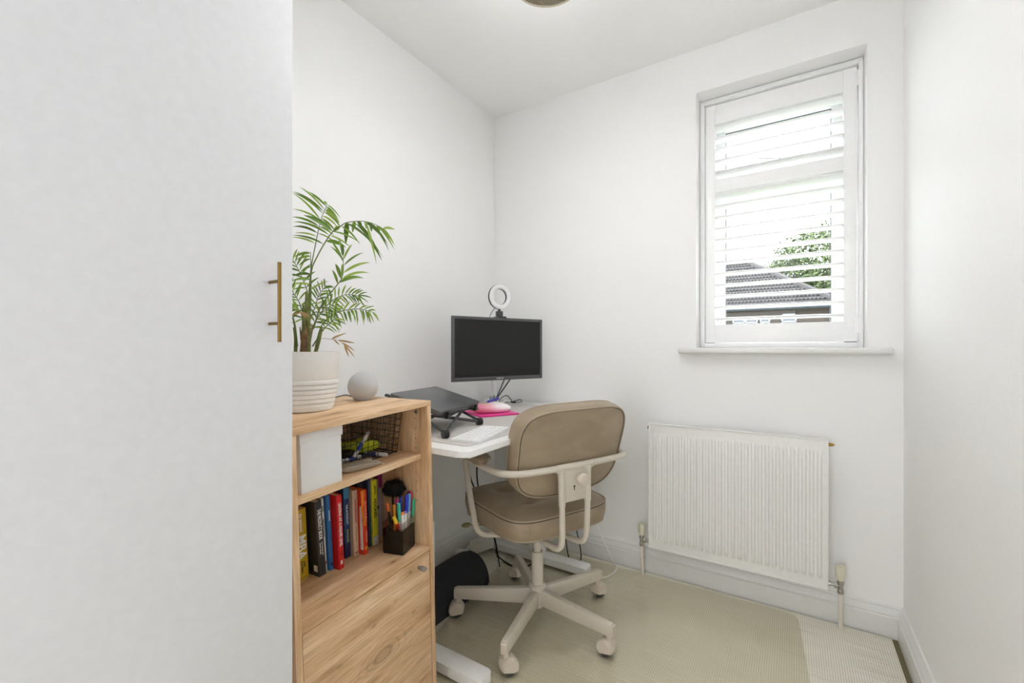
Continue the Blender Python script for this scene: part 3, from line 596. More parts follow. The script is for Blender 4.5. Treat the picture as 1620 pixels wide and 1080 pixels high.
bm = BM(); add_prism(bm, [(th / 2, H * .065), (th / 2 + .0042, H * .10), (th / 2, H * .135), (th / 2 - .0042, H * .10)], -0.0004, 0.0002, 0, 'xz'); obj('diamond_mark', bm, plain('ink_amber', (240, 170, 40), 0.5), t_, label='yellow diamond mark')
bm = BM(); add_prism(bm, [(0, .004), (-.0022, .004), (-.0022, .012), (0, .012)], H * 0.08, H * 0.75); obj('white_bookmark', bm, plain('ink_240_240_236', WHT, 0.5), t_)
# ribbon
rb = thing('ribbon', 'shiny orange ribbon hanging over the top of the orange-red book', 'ribbon', cw(0.1465, 0.133, 0.243), cEul)
bm = BM()
for off in (0.0, 0.0035):
    pts = smooth_path([(0.006 + off, 0.05, 0.0012), (0.004 + off, 0.012, 0.0022), (-0.001 + off, -0.003, 0.0), (-0.003 + off * .5, -0.0065, -0.03), (-0.0015 + off, -0.004, -0.06), (0.003 + off, -0.0035, -0.088 - off * 3)], 8)
    L = []; R = []
    for i, p in enumerate(pts):
        tw = 0.6 * math.sin(i * 0.22 + off * 300); w = Vector((math.cos(tw), math.sin(tw), 0)) * 0.0042
        L.append(bm.verts.new(p - w)); R.append(bm.verts.new(p + w))
    for i in range(len(pts) - 1): bm.faces.new((L[i], R[i], R[i + 1], L[i + 1]))
ro = obj('ribbon_band', bm, plain('orange_satin', (248, 130, 36), 0.35), rb); md = ro.modifiers.new('solid', 'SOLIDIFY'); md.thickness = 0.0004
book('slim navy book between the orange-red and the yellow one', 0.0985, 0.0895, 0.158, 0.226, 0.135, (50, 62, 88), 0.0, spine=(('B', 0.2, 0.5, (40, 78, 110), 0.002), ('B', 0.6, 0.95, (74, 90, 130), 0.0025)))
book('black spined hardback just right of the orange-red book', 0.1235, 0.1000, 0.172, 0.222, 0.130, (38, 30, 48), 0.0, spine=(('B', 0.1, 0.16, (90, 80, 110), 0.004),))
book('acid yellow book titled HOOKED in black', 0.0880, 0.0690, 0.153, 0.233, 0.140, (222, 214, 46), 0.0, spine=(
    ('T', 'NIR EYAL', 0.84, 0.0066, BLK, 0.95), ('T', 'HOOKED', 0.56, 0.0135, BLK, 0.98), ('B', 0.0, 0.13, (228, 228, 224), 0.0002), ('B', 0.04, 0.05, (120, 120, 120), 0.006)))
book('dark book behind the pen pot with pale spine blocks', 0.0665, 0.0565, 0.170, 0.236, 0.130, (44, 40, 46), 0.0, spine=(('B', 0.05, 0.6, (70, 60, 66), 0.002),))
book('grey book behind the pen pot', 0.0555, 0.0400, 0.176, 0.246, 0.130, (158, 152, 154), 0.0, spine=(('B', 0.5, 0.56, (60, 50, 56), 0.002), ('B', 0.1, 0.4, (180, 172, 172), 0.004)))
book('tall magenta-topped book farthest right at the back of the shelf', 0.0390, 0.0220, 0.180, 0.216, 0.128, (150, 24, 104), 0.0, spine=(('B', 0.0, 0.72, (176, 166, 168), 0.0002),))

# pen pot and pens
pz = math.radians(12)
pt = thing('pen_pot', 'square smoked black acrylic pen pot with a clear rim on the middle shelf', 'pot', cw(0.068, 0.072, SB), (cRot @ Matrix.Rotation(pz, 3, 'Z')).to_euler())
hw = 0.0325; PH = 0.089
bm = BM(); add_prism(bm, rrect(-hw, -hw, hw, hw, 0.003, 3), 0.0, 0.004)
obj('base', bm, plain('black_acrylic', (14, 14, 16), 0.12), pt)
def hollow(bm, z0, z1, h, t):
    for x0, y0, x1, y1 in ((-h, -h, h, -h + t), (-h, h - t, h, h), (-h, -h + t, -h + t, h - t), (h - t, -h + t, h, h - t)): add_box(bm, (x0, y0, z0), (x1, y1, z1))
bm = BM(); hollow(bm, 0.004, 0.0675, hw, 0.002); obj('body', bm, plain('black_acrylic', (14, 14, 16), 0.12), pt)
bm = BM(); hollow(bm, 0.0675, PH, hw, 0.002); obj('clear_rim', bm, glass_like('smoked_clear', (0.95, 0.95, 0.955, 1), 0.06, 0.03), pt, label='clear acrylic rim')
def pen(label, x, y, tx, ty, L, body, cap, capfrac=0.35, r=0.0034, name='felt_tip_pen', up=True):
    p0 = Vector((x, y, 0.0045)); p1 = Vector((tx, ty, 0)); d = Vector((tx - x, ty - y, math.sqrt(max(1e-6, L * L - (tx - x) ** 2 - (ty - y) ** 2)))).normalized()
    Rm = cRot @ Matrix.Rotation(pz, 3, 'Z'); q = Vector((0, 0, 1)).rotation_difference(d)
    t = thing(name, label, 'pen', cw(0.068, 0.072, SB) + Rm @ p0, (Rm @ q.to_matrix()).to_euler(), 'pens in the acrylic pot')
    bm = BM(); add_lathe(bm, [(0, 0), (r * .7, 0), (r, 0.004), (r, L * (1 - capfrac)), (0, L * (1 - capfrac))], 12); obj('barrel', bm, plain('pen_%d_%d_%d' % body, body, 0.35), t)
    bm = BM(); z = L * (1 - capfrac); add_lathe(bm, [(r * .9, z), (r * 1.15, z + .0005), (r * 1.1, L - 0.002), (r * .8, L), (0, L)], 12)
    add_box(bm, (-0.0008, r, z + 0.004), (0.0008, r + 0.0018, L - 0.001)); obj('cap', bm, plain('pen_%d_%d_%d' % cap, cap, 0.35), t)
G = (196, 196, 192)
# pot frame: x to the far side, y into the cabinet
pen('red pen with a yellow cap leaning out of the near side of the pot', 0.022, -0.010, -0.046, -0.014, 0.128, (206, 30, 24), (240, 206, 40), 0.2, 0.0045)
pen('orange and black pen at the back left of the pot', 0.006, 0.018, -0.034, 0.014, 0.146, (30, 24, 22), (224, 110, 34), 0.18)
pen('teal capped pen standing in the near corner of the pot', -0.010, -0.014, -0.027, -0.018, 0.142, (196, 176, 176), (60, 190, 166), 0.38, 0.0042)
pen('amber pen half hidden behind the white pens', -0.010, 0.006, -0.014, 0.004, 0.130, (226, 150, 40), (232, 156, 44), 0.3)
pen('short white pen with an orange tip ring', -0.014, -0.022, -0.021, -0.026, 0.113, (240, 238, 234), (244, 140, 50), 0.05, 0.0045)
pen('short white pen with a lilac end', -0.006, -0.024, -0.010, -0.028, 0.112, (240, 238, 234), (150, 130, 200), 0.05, 0.0045)
pen('slim magenta pen in the middle of the pot', 0.002, 0.010, 0.002, 0.004, 0.142, (90, 40, 70), (196, 36, 128), 0.2, 0.0028)
pen('slim olive green pen in the middle of the pot', 0.006, 0.014, 0.010, 0.008, 0.142, (80, 80, 30), (142, 160, 44), 0.2, 0.0028)
pen('royal blue capped pen with a grey barrel', -0.002, -0.018, 0.016, -0.020, 0.151, G, (40, 60, 206), 0.34, 0.0042)
pen('sky blue capped pen with a grey barrel', 0.007, -0.019, 0.030, -0.020, 0.150, G, (96, 176, 226), 0.34, 0.0042)
pen('crimson capped pen with a grey barrel', 0.016, -0.018, 0.042, -0.018, 0.151, G, (206, 40, 78), 0.36, 0.004)
pen('plum pen at the back right of the pot', 0.016, 0.000, 0.050, -0.008, 0.153, (120, 30, 76), (146, 30, 96), 0.4, 0.004)
pen('mint green capped pen at the front right of the pot', 0.023, -0.025, 0.043, -0.026, 0.132, (70, 180, 140), (60, 186, 138), 0.4, 0.004)
pen('navy pen behind the royal blue one', 0.000, 0.000, 0.010, -0.004, 0.146, (30, 50, 130), (34, 60, 160), 0.3, 0.0036)
# furry pompom on a stick
pm = thing('pompom_pen', 'fluffy black pompom on a thin stick behind the pens', 'pompom', cw(0.068, 0.072, SB) + cRot @ Vector((0.004, 0.024, 0.0045)), cEul)
bm = BM(); add_cyl(bm, (0, 0, 0), (0.008, 0.008, 0.145), 0.003, 10); obj('stick', bm, M_cable, pm)
bm = BM(); rnd = random.Random(11); c0 = Vector((0.014, 0.010, 0.162)); bmesh.ops.create_icosphere(bm, subdivisions=3, radius=1)
for v in bm.verts: lump = 1 + .16 * math.sin(v.co.x * 5 + 1) * math.sin(v.co.z * 6) + .1 * math.sin(v.co.y * 7); v.co = c0 + Vector((v.co.x * 0.0295, v.co.y * 0.028, v.co.z * 0.023)) * lump
for i in range(4200):
    n = Vector((rnd.gauss(0, 1), rnd.gauss(0, 1), rnd.gauss(0, 1))).normalized(); lump = 1 + .16 * math.sin(n.x * 5 + 1) * math.sin(n.z * 6) + .1 * math.sin(n.y * 7); p = c0 + Vector((n.x * 0.029, n.y * 0.0275, n.z * 0.0225)) * lump
    d = (n + Vector((rnd.gauss(0, .4), rnd.gauss(0, .4), rnd.gauss(0, .4)))).normalized() * rnd.uniform(0.004, 0.009); w = d.orthogonal().normalized() * 0.00035
    bm.faces.new((bm.verts.new(p - w), bm.verts.new(p + w), bm.verts.new(p + d)))
obj('fur', bm, plain('black_fur', (22, 20, 22), 0.85), pm, 'stuff')

# smart speaker on the cabinet top
spk = thing('smart_speaker', 'round pale grey fabric smart speaker on top of the oak cabinet', 'speaker', cw(0.063, 0.207, 0.0), cEul)
R = 0.0445
bm = BM(); prof = []
for i in range(25):
    a = -PI / 2 + 0.62 + (PI - 0.62) * i / 24; prof.append((R * math.cos(a) if i < 24 else 0, R + R * math.sin(a) - 0.005))
add_lathe(bm, prof, 48)
kf = N('grey_speaker_mesh'); v = kf.n('TexVoronoi'); v.inputs['Scale'].default_value = 1900; kf.l(kf.coord(), v.inputs[0]); kf.l(kf.ramp(v.outputs['Distance'], [(0.2, srgb(214, 215, 215)), (0.6, srgb(190, 191, 192))]), kf.b.inputs[0]); kf.b.inputs['Roughness'].default_value = 0.9; kf.bump(v.outputs['Distance'], 0.3)
obj('fabric_shell', bm, kf.m, spk)
bm = BM(); add_lathe(bm, [(0, 0.0), (0.024, 0.0), (0.027, 0.002), (R * math.cos(-PI / 2 + .62) + 0.0008, R + R * math.sin(-PI / 2 + .62) - 0.005), (R * 0.82, R - R * 0.57 - 0.004), (R * 0.80, R - R * 0.57 - 0.006)], 48); obj('base_ring', bm, plain('speaker_base', (205, 206, 206), 0.4), spk)
bm = BM(); add_tube(bm, [(-0.022, 0.026, 0.010), (-0.036, 0.036, 0.016), (-0.052, 0.060, 0.010), (-0.062, 0.10, 0.003), (-0.064, 0.118, 0.0022)], 0.0016, 8, smooth=6); obj('power_lead', bm, M_dgrey, spk)

# ------------------------------------------------------------------ potted palm on the cabinet
pc = cw(0.262, 0.209, 0.0); yawp = math.atan2(pc.y, pc.x - 1.4735) - PI / 2
palm = thing('potted_palm', 'green parlour palm in a ribbed white pot on top of the cabinet', 'plant', pc, (0, 0, yawp))
bm = BM(); prof = [(0, 0.0), (0.068, 0.0), (0.071, 0.002)]
for i in range(6):
    z = 0.010 + i * 0.0118; r = 0.0725 + 0.0022 * i
    prof += [(r + 0.0012, z), (r + 0.0022, z + 0.0045), (r + 0.0012, z + 0.009), (r - 0.0008, z + 0.0105)]
prof += [(0.0845, 0.084), (0.0890, 0.1485), (0.0890, 0.152), (0.0862, 0.152), (0.0845, 0.146), (0.080, 0.125), (0, 0.125)]
add_lathe(bm, prof, 64); obj('pot', bm, plain('white_ceramic', (234, 233, 229), 0.3), palm, label='white pot with horizontal ribs around its lower half')
bm = BM(); rnd = random.Random(2); bmesh.ops.create_circle(bm, cap_ends=True, radius=0.0845, segments=40, matrix=Matrix.Translation((0, 0, 0.1445)))
for i in range(260):
    a, r = rnd.uniform(0, 2 * PI), 0.08 * math.sqrt(rnd.random()); bmesh.ops.create_icosphere(bm, subdivisions=1, radius=rnd.uniform(.002, .0055), matrix=Matrix.Translation((r * math.cos(a), r * math.sin(a), 0.1455)))
obj('soil', bm, plain('dark_potting_soil', (52, 40, 30), 0.95, noise=0.4), palm)
KP = 1.165 / 693.45          # metres per reference unit in the palm's own upright plane
def pp(x, y, d=0.0): return Vector(((x - 482) * KP, d, (653.5 - y) * KP))
M_leafs = [plain('palm_leaf_%d' % i, c, 0.42, noise=0.12, nscale=25) for i, c in enumerate(((108, 142, 36), (128, 162, 46), (88, 122, 34), (150, 176, 72)))]
M_leafd = plain('palm_leaf_dry', (176, 142, 92), 0.7, noise=0.25, nscale=60)
M_stem = plain('palm_stem', (98, 118, 52), 0.5, noise=0.15); M_stemd = plain('palm_stem_dry', (150, 128, 88), 0.7)
rp = random.Random(41)
def leaflet(parent, p0, p1, width, droop, mat, mid=None):
    p0, p1 = Vector(p0), Vector(p1); L = (p1 - p0).length; bm = BM(); n = 7
    m = (p0 + p1) / 2 + Vector((0, 0, droop * L)) if mid is None else mid
    side0 = (p1 - p0).cross(Vector((rp.uniform(-.35, .35), -1, rp.uniform(-.2, .5)))).normalized(); Lf = []; C = []; Rt = []
    up = side0.cross((p1 - p0).normalized())
    for i in range(n + 1):
        t = i / n; p = (1 - t) ** 2 * p0 + 2 * t * (1 - t) * m + t * t * p1
        w = width * (math.sin(PI * min(1, t * 1.0) ** 0.75) ** 0.8 if 0 < t < 1 else 0.03) * 0.5
        Lf.append(bm.verts.new(p - side0 * w + up * w * .35)); C.append(bm.verts.new(p)); Rt.append(bm.verts.new(p + side0 * w + up * w * .35))
    for i in range(n): bm.faces.new((Lf[i], C[i], C[i + 1], Lf[i + 1])); bm.faces.new((C[i], Rt[i], Rt[i + 1], C[i + 1]))
    return obj('leaflet', bm, mat, parent, sharp=80)
def frond(path, depth, leaves, w=4.2, r=(0.0018, 0.0007), dry=False):
    """path: (x, y) points of the stalk; depth: y offset at its root and tip; leaves: explicit list or ('auto', ...)"""
    n = len(path); P = [pp(x, y, depth[0] + (depth[1] - depth[0]) * (i / (n - 1)) ** 1.3) for i, (x, y) in enumerate(path)]
    bm = BM(); S = smooth_path(P, 8); add_tube(bm, S, r, 8); f = obj('frond', bm, M_stemd if dry else M_stem, palm, label='dry brown frond' if dry else None)
    S2 = smooth_path([(x, y, 0) for x, y in path], 8); lst = []
    for it in leaves:
        if it[0] == 'auto':
            _, f0, f1, cnt, len0, len1, sides, swing, drop = it
            for k in range(cnt):
                t = f0 + (f1 - f0) * (k + .5) / cnt; i = min(len(S2) - 2, int(t * (len(S2) - 1))); a = S2[i]; tg = (S2[i + 1] - S2[i]).normalized()
                for sd in sides:
                    ang = sd * math.radians(swing * (1 - 0.45 * (k / cnt)) + rp.uniform(-9, 9)); q = Vector((tg.x * math.cos(ang) - tg.y * math.sin(ang), tg.x * math.sin(ang) + tg.y * math.cos(ang), 0))
                    Ln = (len0 + (len1 - len0) * (k / cnt)) * rp.uniform(.95, 1.4); e = a + (q + Vector((0, drop, 0))).normalized() * Ln; lst.append((a.x, a.y, e.x, e.y, w * rp.uniform(.7, 1.0)))
        else: lst.append(it)
    for it in lst:
        x0, y0, x1, y1 = it[:4]; ww = it[4] if len(it) > 4 else w
        best = min(range(len(S2)), key=lambda i: (S2[i].x - x0) ** 2 + (S2[i].y - y0) ** 2); a = S[best]; L = math.hypot(x1 - x0, y1 - y0)
        e = pp(x1, y1, a.y + rp.uniform(-0.45, 0.45) * L * KP)
        leaflet(f, a, e, ww * KP * 0.78, rp.uniform(0.13, 0.22) if not dry else 0.03, M_leafd if dry else rp.choice(M_leafs))
z2 = lambda *a: [(460 + a[i] / 5.682, 290 + a[i + 1] / 5.682) for i in range(0, len(a), 2)]
def zl(x0, y0, x1, y1, w=4): return (460 + x0 / 5.682, 290 + y0 / 5.682, 460 + x1 / 5.682, 290 + y1 / 5.682, w)
z3 = lambda *a: [(460 + a[i] / 6.75, 460 + a[i + 1] / 6.75) for i in range(0, len(a), 2)]
def zk(x0, y0, x1, y1, w=3.4): return (460 + x0 / 6.75, 460 + y0 / 6.75, 460 + x1 / 6.75, 460 + y1 / 6.75, w)
frond(z2(160, 1350, 175, 880, 215, 600, 265, 340, 320, 165), (0, 0.05), [zl(*a) for a in ((300, 230, 85, 52, 4.5), (290, 250, 30, 58, 4.5), (285, 270, 30, 103, 4.5), (270, 330, 35, 152, 4.5), (305, 190, 160, 65, 4), (312, 180, 190, 85, 4), (262, 350, 30, 250, 5), (250, 400, 28, 362, 5), (238, 460, 30, 410, 5), (232, 480, 50, 500, 3.5), (222, 560, 28, 545, 4.5),
    (320, 168, 290, 140, 5), (325, 170, 435, 300, 4), (322, 185, 438, 340, 4.5), (315, 200, 438, 360, 4.5), (305, 235, 432, 335, 6), (300, 260, 445, 380, 5.5), (285, 295, 420, 400, 5), (280, 330, 400, 430, 5), (265, 400, 380, 470, 5), (250, 455, 400, 540, 3), (325, 180, 428, 285, 4))], 4.5)
frond(z2(170, 1350, 180, 880, 230, 700, 350, 470, 440, 385, 490, 350, 600, 322, 700, 322, 780, 345, 835, 372), (0, 0.02), [zl(*a) for a in ((490, 350, 482, 540, 11), (550, 330, 538, 430, 8), (575, 330, 828, 642, 8.5), (645, 325, 880, 490, 7.5), (700, 325, 878, 572, 5), (760, 335, 920, 562, 4.5), (800, 350, 926, 518, 6), (815, 355, 932, 360, 7), (440, 395, 605, 535, 5), (480, 370, 700, 520, 5.5), (650, 500, 738, 735, 5), (560, 400, 812, 642, 4),
    (420, 400, 372, 455, 9), (370, 455, 600, 530, 4), (340, 480, 518, 600, 4), (322, 560, 482, 576, 8), (360, 460, 120, 342, 12), (330, 500, 40, 412, 5), (300, 570, 30, 545, 4), (590, 325, 620, 380, 8), (650, 322, 655, 395, 7), (700, 325, 712, 400, 7), (760, 340, 785, 415, 8), (640, 340, 840, 470, 6))], 5)
frond(z2(200, 1350, 260, 1150, 360, 1000, 425, 905, 440, 820, 432, 700), (-0.01, -0.06), [zl(*a) for a in ((432, 700, 400, 548, 5), (435, 720, 425, 610, 6), (440, 760, 322, 575, 5.5), (438, 740, 330, 640, 4), (442, 745, 512, 600, 4), (445, 790, 616, 645, 4), (440, 850, 680, 730, 5.5), (430, 905, 682, 812, 5), (410, 945, 632, 868, 8), (425, 900, 380, 760, 7), (430, 880, 432, 770, 5), (400, 950, 352, 820, 6))], 5)
frond(z2(150, 1350, 165, 1100, 130, 940, 70, 790, 20, 690), (0, 0.05), [('auto', 0.35, 0.98, 8, 26, 20, (1,), 75, -0.1), ('auto', 0.4, 0.98, 7, 18, 14, (-1,), 70, 0.1)], 4.2)
frond(z2(165, 1350, 180, 1100, 183, 900, 180, 720, 178, 640), (0.01, 0.03), [zl(*a) for a in ((180, 650, 45, 690, 6), (182, 680, 60, 730, 5), (182, 700, 80, 790, 5), (184, 790, 90, 838, 5), (184, 860, 30, 870, 6), (182, 900, 20, 935, 6), (182, 940, 20, 965, 5))], 5)
frond(z3(260, 640, 290, 500, 330, 400, 430, 300, 560, 250, 700, 240, 810, 270), (-0.01, -0.055), [('auto', 0.42, 0.98, 12, 21, 17, (1,), 88, 0.35), ('auto', 0.42, 0.98, 9, 15, 12, (-1,), 40, -0.1)] + [zk(*a) for a in ((520, 265, 555, 372), (580, 255, 608, 385), (610, 255, 640, 395), (650, 250, 670, 420), (700, 245, 738, 412), (740, 250, 800, 400), (770, 255, 828, 388), (810, 265, 885, 372, 4.5))], 4)
frond(z3(200, 640, 240, 430, 330, 250, 460, 110, 600, 50, 740, 60), (0.0, 0.05), [('auto', 0.45, 0.98, 11, 19, 16, (1,), 70, 0.25), ('auto', 0.45, 0.98, 11, 19, 15, (-1,), 60, 0.0)] + [zk(*a) for a in ((700, 55, 860, 80), (690, 55, 830, 135), (640, 50, 800, 200))], 4)
frond(z3(190, 640, 220, 480, 280, 330, 380, 230, 470, 190), (0.01, -0.03), [('auto', 0.3, 0.98, 9, 20, 16, (1,), 70, 0.2), ('auto', 0.3, 0.98, 9, 20, 15, (-1,), 65, 0.05)], 4.5)
frond(z3(230, 640, 330, 470, 400, 390, 450, 340), (0.0, -0.05), [('auto', 0.4, 0.98, 6, 16, 14, (1,), 80, 0.1), ('auto', 0.4, 0.98, 6, 20, 15, (-1,), 60, 0.0)], 4)
frond(z3(120, 640, 150, 400, 110, 200, 50, 90, 10, 20), (0.02, -0.04), [('auto', 0.3, 0.98, 9, 18, 15, (1, -1), 70, 0.15)], 4)
frond(z3(80, 640, 60, 420, 30, 300, 0, 230), (0.01, -0.05), [('auto', 0.35, 0.98, 6, 16, 12, (1, -1), 65, 0.1)], 4, (0.0032, 0.0008))
frond(z3(210, 640, 200, 400, 260, 200, 300, 60, 380, -60), (0.02, 0.07), [('auto', 0.4, 0.98, 9, 18, 14, (1, -1), 62, 0.1)], 4)
frond(z3(150, 640, 130, 330, 80, 270, 20, 265), (0.0, -0.07), [('auto', 0.5, 0.98, 5, 14, 12, (1, -1), 50, 0.0)], 3.5)
frond(z3(250, 640, 300, 560, 400, 565, 470, 575, 525, 620), (-0.01, -0.06), [zk(*a) for a in ((410, 565, 565, 493, 3.2), (410, 568, 490, 515, 3), (430, 570, 490, 628, 3), (470, 573, 636, 607, 3.6), (500, 590, 640, 690, 3.2), (525, 615, 628, 760, 3.2), (525, 620, 576, 752, 3.6), (520, 610, 600, 720, 2.6))], 3.2, (0.0006, 0.0004), True)
frond(z3(190, 600, 160, 420, 120, 300, 60, 270), (-0.02, -0.06), [zk(*a) for a in ((120, 300, 20, 330, 3.2), (130, 310, 230, 350, 3.2), (110, 290, 200, 320, 3), (100, 290, 180, 370, 2.6))], 3.2, (0.0007, 0.0005), True)
bm = BM()
add_tube(bm, [pp(484, 565, 0), pp(485, 545, 0), pp(486, 526, 0)], (0.0125, 0.0095), 14, smooth=5)
for x0, x1, y1, d in ((479, 476, 524, .004), (489, 494, 520, -.006), (486, 483, 512, -.008)): add_tube(bm, [pp(x0, 545, d), pp((x0 + x1) / 2, (y1 + 545) / 2, d), pp(x1, y1, d)], (0.0055, 0.0012), 8, smooth=5, flat=.5)
for i in range(16):
    z = 0.146 + i * 0.0034; add_lathe(bm, [(0.0105, z), (0.0128 - 0.0002 * i, z + 0.001), (0.0105, z + 0.0028)], 14, (0.003, 0, 0))
obj('trunk', bm, plain('palm_trunk', (142, 108, 72), 0.85, noise=0.5, nscale=60, bump=0.6), palm)
bm = BM()
for x0, y0, x1, y1, r0, r1, d in ((484, 535, 486, 470, 0.0085, 0.0040, 0), (489, 562, 488, 500, 0.0045, 0.0028, -.01), (498, 562, 507, 526, 0.0052, 0.0036, -.01), (470, 562, 468, 525, 0.0048, 0.0032, .01), (478, 562, 481, 490, 0.004, 0.0028, .015)):
    add_tube(bm, [pp(x0, y0 + 3, d), pp((x0 + x1) / 2 + 1, (y0 + y1) / 2, d), pp(x1, y1, d)], (r0, r1), 12, smooth=5)
obj('stem_sheaths', bm, plain('palm_sheath', (126, 134, 66), 0.6, noise=0.35, nscale=50), palm)

# ------------------------------------------------------------------ desk
dk = thing('desk', 'white standing desk with rounded corners against the left wall', 'desk', (0.37, 1.53, 0))
def dl(x, y, z): return (x - 0.37, y - 1.53, z)
bm = BM(); add_prism(bm, [(x - 0.37, y - 1.53) for x, y in rrect(0.022, 0.962, 0.706, 2.088, 0.035, 8)], 0.742, 0.760, 0.0015); obj('desktop', bm, M_deskw, dk)
for y0, y1 in ((1.060, 1.125), (1.866, 1.931)):
    bm = BM(); add_prism(bm, [(x - 0.37, y - 1.53) for x, y in rrect(0.080, y0, 0.680, y1, 0.012, 5)], 0.012, 0.044, 0.003)
    ft = obj('foot', bm, M_deskw, dk)
    for x in (0.11, 0.65): bm = BM(); add_cyl(bm, dl(x, (y0 + y1) / 2, 0.0025), dl(x, (y0 + y1) / 2, 0.013), 0.016, 14); obj('levelling_pad', bm, M_dgrey, ft)
    ym = (y0 + y1) / 2
    bm = BM(); add_box(bm, dl(0.372, ym - 0.030, 0.044), dl(0.442, ym + 0.030, 0.46), 0.003); c = obj('column', bm, M_deskw, dk)
    bm = BM(); add_box(bm, dl(0.379, ym - 0.024, 0.46), dl(0.435, ym + 0.024, 0.71), 0.002); obj('inner_column', bm, M_deskw, c)
    bm = BM(); add_box(bm, dl(0.10, ym - 0.02, 0.71), dl(0.63, ym + 0.02, 0.7418), 0.002); obj('support_rail', bm, M_deskw, dk)
bm = BM(); add_box(bm, dl(0.385, 1.09, 0.695), dl(0.43, 1.89, 0.735), 0.002); obj('crossbar', bm, M_deskw, dk)
bm = BM(); add_box(bm, dl(0.30, 1.45, 0.690), dl(0.38, 1.66, 0.73), 0.004); obj('control_box', bm, M_deskw, dk)
bm = BM(); add_prism(bm, rrect(0.045, 1.022, 0.665, 1.965, 0.022, 6), 0.7602, 0.7622, 0.0004)
tag(obj('desk_mat', bm, plain('grey_desk_mat', (206, 202, 198), 0.55, nscale=300, bump=0.1)), 'thin light grey desk mat covering most of the desk top', 'mat')

# keyboard
ky = thing('keyboard', 'slim white wireless keyboard near the front edge of the desk', 'keyboard', (0.5935, 1.186, 0.7622), (0, 0, math.radians(102.5)))
kwid, kd = 0.268, 0.108
bm = BM(); add_prism(bm, rrect(-kwid / 2, -kd / 2, kwid / 2, kd / 2, 0.008, 5), 0.0, 0.0062, 0.0012); obj('body', bm, plain('keyboard_white', (222, 222, 222), 0.4), ky)
def keycap(w, d):
    bm = BM(); add_prism(bm, rrect(-w / 2, -d / 2, w / 2, d / 2, 0.002, 2), 0.0063, 0.0082); me = finish(bm, 'key'); me.materials.append(plain('key_white', (250, 250, 250), 0.5)); return me
kc = {}
rows = [[1] * 13, [1] * 12 + [1.6], [1.5] + [1] * 12, [1.7] + [1] * 10 + [1.9], [2.1] + [1] * 10 + [1.7], [1, 1, 1, 1.2, 5.2, 1.2, 1, 1, 1, 1]]
for ri, row in enumerate(rows):
    tot = sum(row); x = -kwid / 2 + 0.006; usable = kwid - 0.012; u = usable / tot; dd = 0.0135; y = kd / 2 - 0.0115 - ri * 0.0170
    for k in row:
        w = round(k * u - 0.0028, 4)
        if w not in kc: kc[w] = keycap(w, dd)
        o = obj('key', kc[w], None, ky); o.location = (x + k * u / 2, y, 0); x += k * u

# laptop on its folding stand
def basis(o, ax, ay):
    ax = Vector(ax).normalized(); ay = Vector(ay); ay = (ay - ax * ay.dot(ax)).normalized(); return Matrix((ax, ay, ax.cross(ay))).transposed()
pF, pR_, pL = Vector((0.478, 1.106, 0.841)), Vector((0.429, 1.396, 0.843)), Vector((0.280, 1.072, 0.893))
Rl = basis(None, pR_ - pF, pL - pF); LW, LD = (pR_ - pF).length, (pL - pF).length * 1.02
lt = thing('laptop', 'closed dark grey laptop lying tilted on a folding stand on the desk', 'laptop', pF + Rl @ Vector((LW / 2, LD / 2, -0.018)), Rl.to_euler())
bm = BM(); add_prism(bm, rrect(-LW / 2, -LD / 2, LW / 2, LD / 2, 0.007, 6), 0.0105, 0.018, 0.0012); ld = obj('lid', bm, plain('laptop_dark_grey', (112, 113, 115), 0.34, 0.4), lt)
bm = BM(); add_prism(bm, rrect(-LW / 2, -LD / 2, LW / 2, LD / 2, 0.014, 6), 0.0, 0.0098, 0.002); obj('base', bm, plain('laptop_base_grey', (92, 93, 95), 0.35, 0.4), lt)
bm = BM(); add_prism(bm, rrect(-LW / 2 + .004, -LD / 2 + .004, LW / 2 - .004, LD / 2 - .004, 0.012, 5), 0.0097, 0.0106); obj('gasket', bm, M_black, lt)
bm = BM(); add_lathe(bm, [(0, 0.0183), (0.0075, 0.0183), (0.0075, 0.0179)], 24); add_box(bm, (-0.003, -0.0012, 0.0182), (0.003, 0.0012, 0.0184)); obj('round_badge', bm, plain('badge_silver', (128, 130, 132), 0.2, 0.9), ld, label='small round silver badge')
st = thing('laptop_stand', 'black folding X-frame laptop stand with round rubber feet', 'stand', lt.location.copy(), Rl.to_euler())
def slc(p): return Rl.transposed() @ (Vector(p) - lt.location)
def bar(name, pts, r=0.0055, mat=M_dgrey, lab=None, wide=1.0):
    bm = BM(); add_tube(bm, [slc(p) for p in pts], r, 8, flat=wide); return obj(name, bm, mat, st, label=lab)
def Lp(u, v, w=0.0): return lt.location + Rl @ Vector((u, v, w))
for sgn in (-1, 1):
    ux = sgn * (LW / 2 - 0.045)
    bm = BM(); add_box(bm, (ux - 0.007, -LD / 2 - 0.006, -0.0125), (ux + 0.007, LD / 2 + 0.05, -0.003), 0.002); obj('rail', bm, M_dgrey, st)
    bm = BM(); add_cyl(bm, (ux - 0.009, -LD / 2 - 0.010, -0.004), (ux + 0.009, -LD / 2 - 0.010, -0.004), 0.007, 16); add_box(bm, (ux - 0.007, -LD / 2 - 0.014, -0.006), (ux + 0.007, -LD / 2 - 0.004, 0.013), 0.002); obj('front_hook', bm, M_black, st)
def gz(p, z): q = Vector(p); q.z = z; return q
ZM = 0.7622
near, far = Lp(-LW / 2 + 0.045, 0), Lp(LW / 2 - 0.045, 0)
feet = {'nf': Vector((0.530, 1.075, 0)), 'ff': Vector((0.472, 1.335, 0)), 'nb': Vector((0.250, 1.045, 0)), 'fb': Vector((0.215, 1.31, 0))}
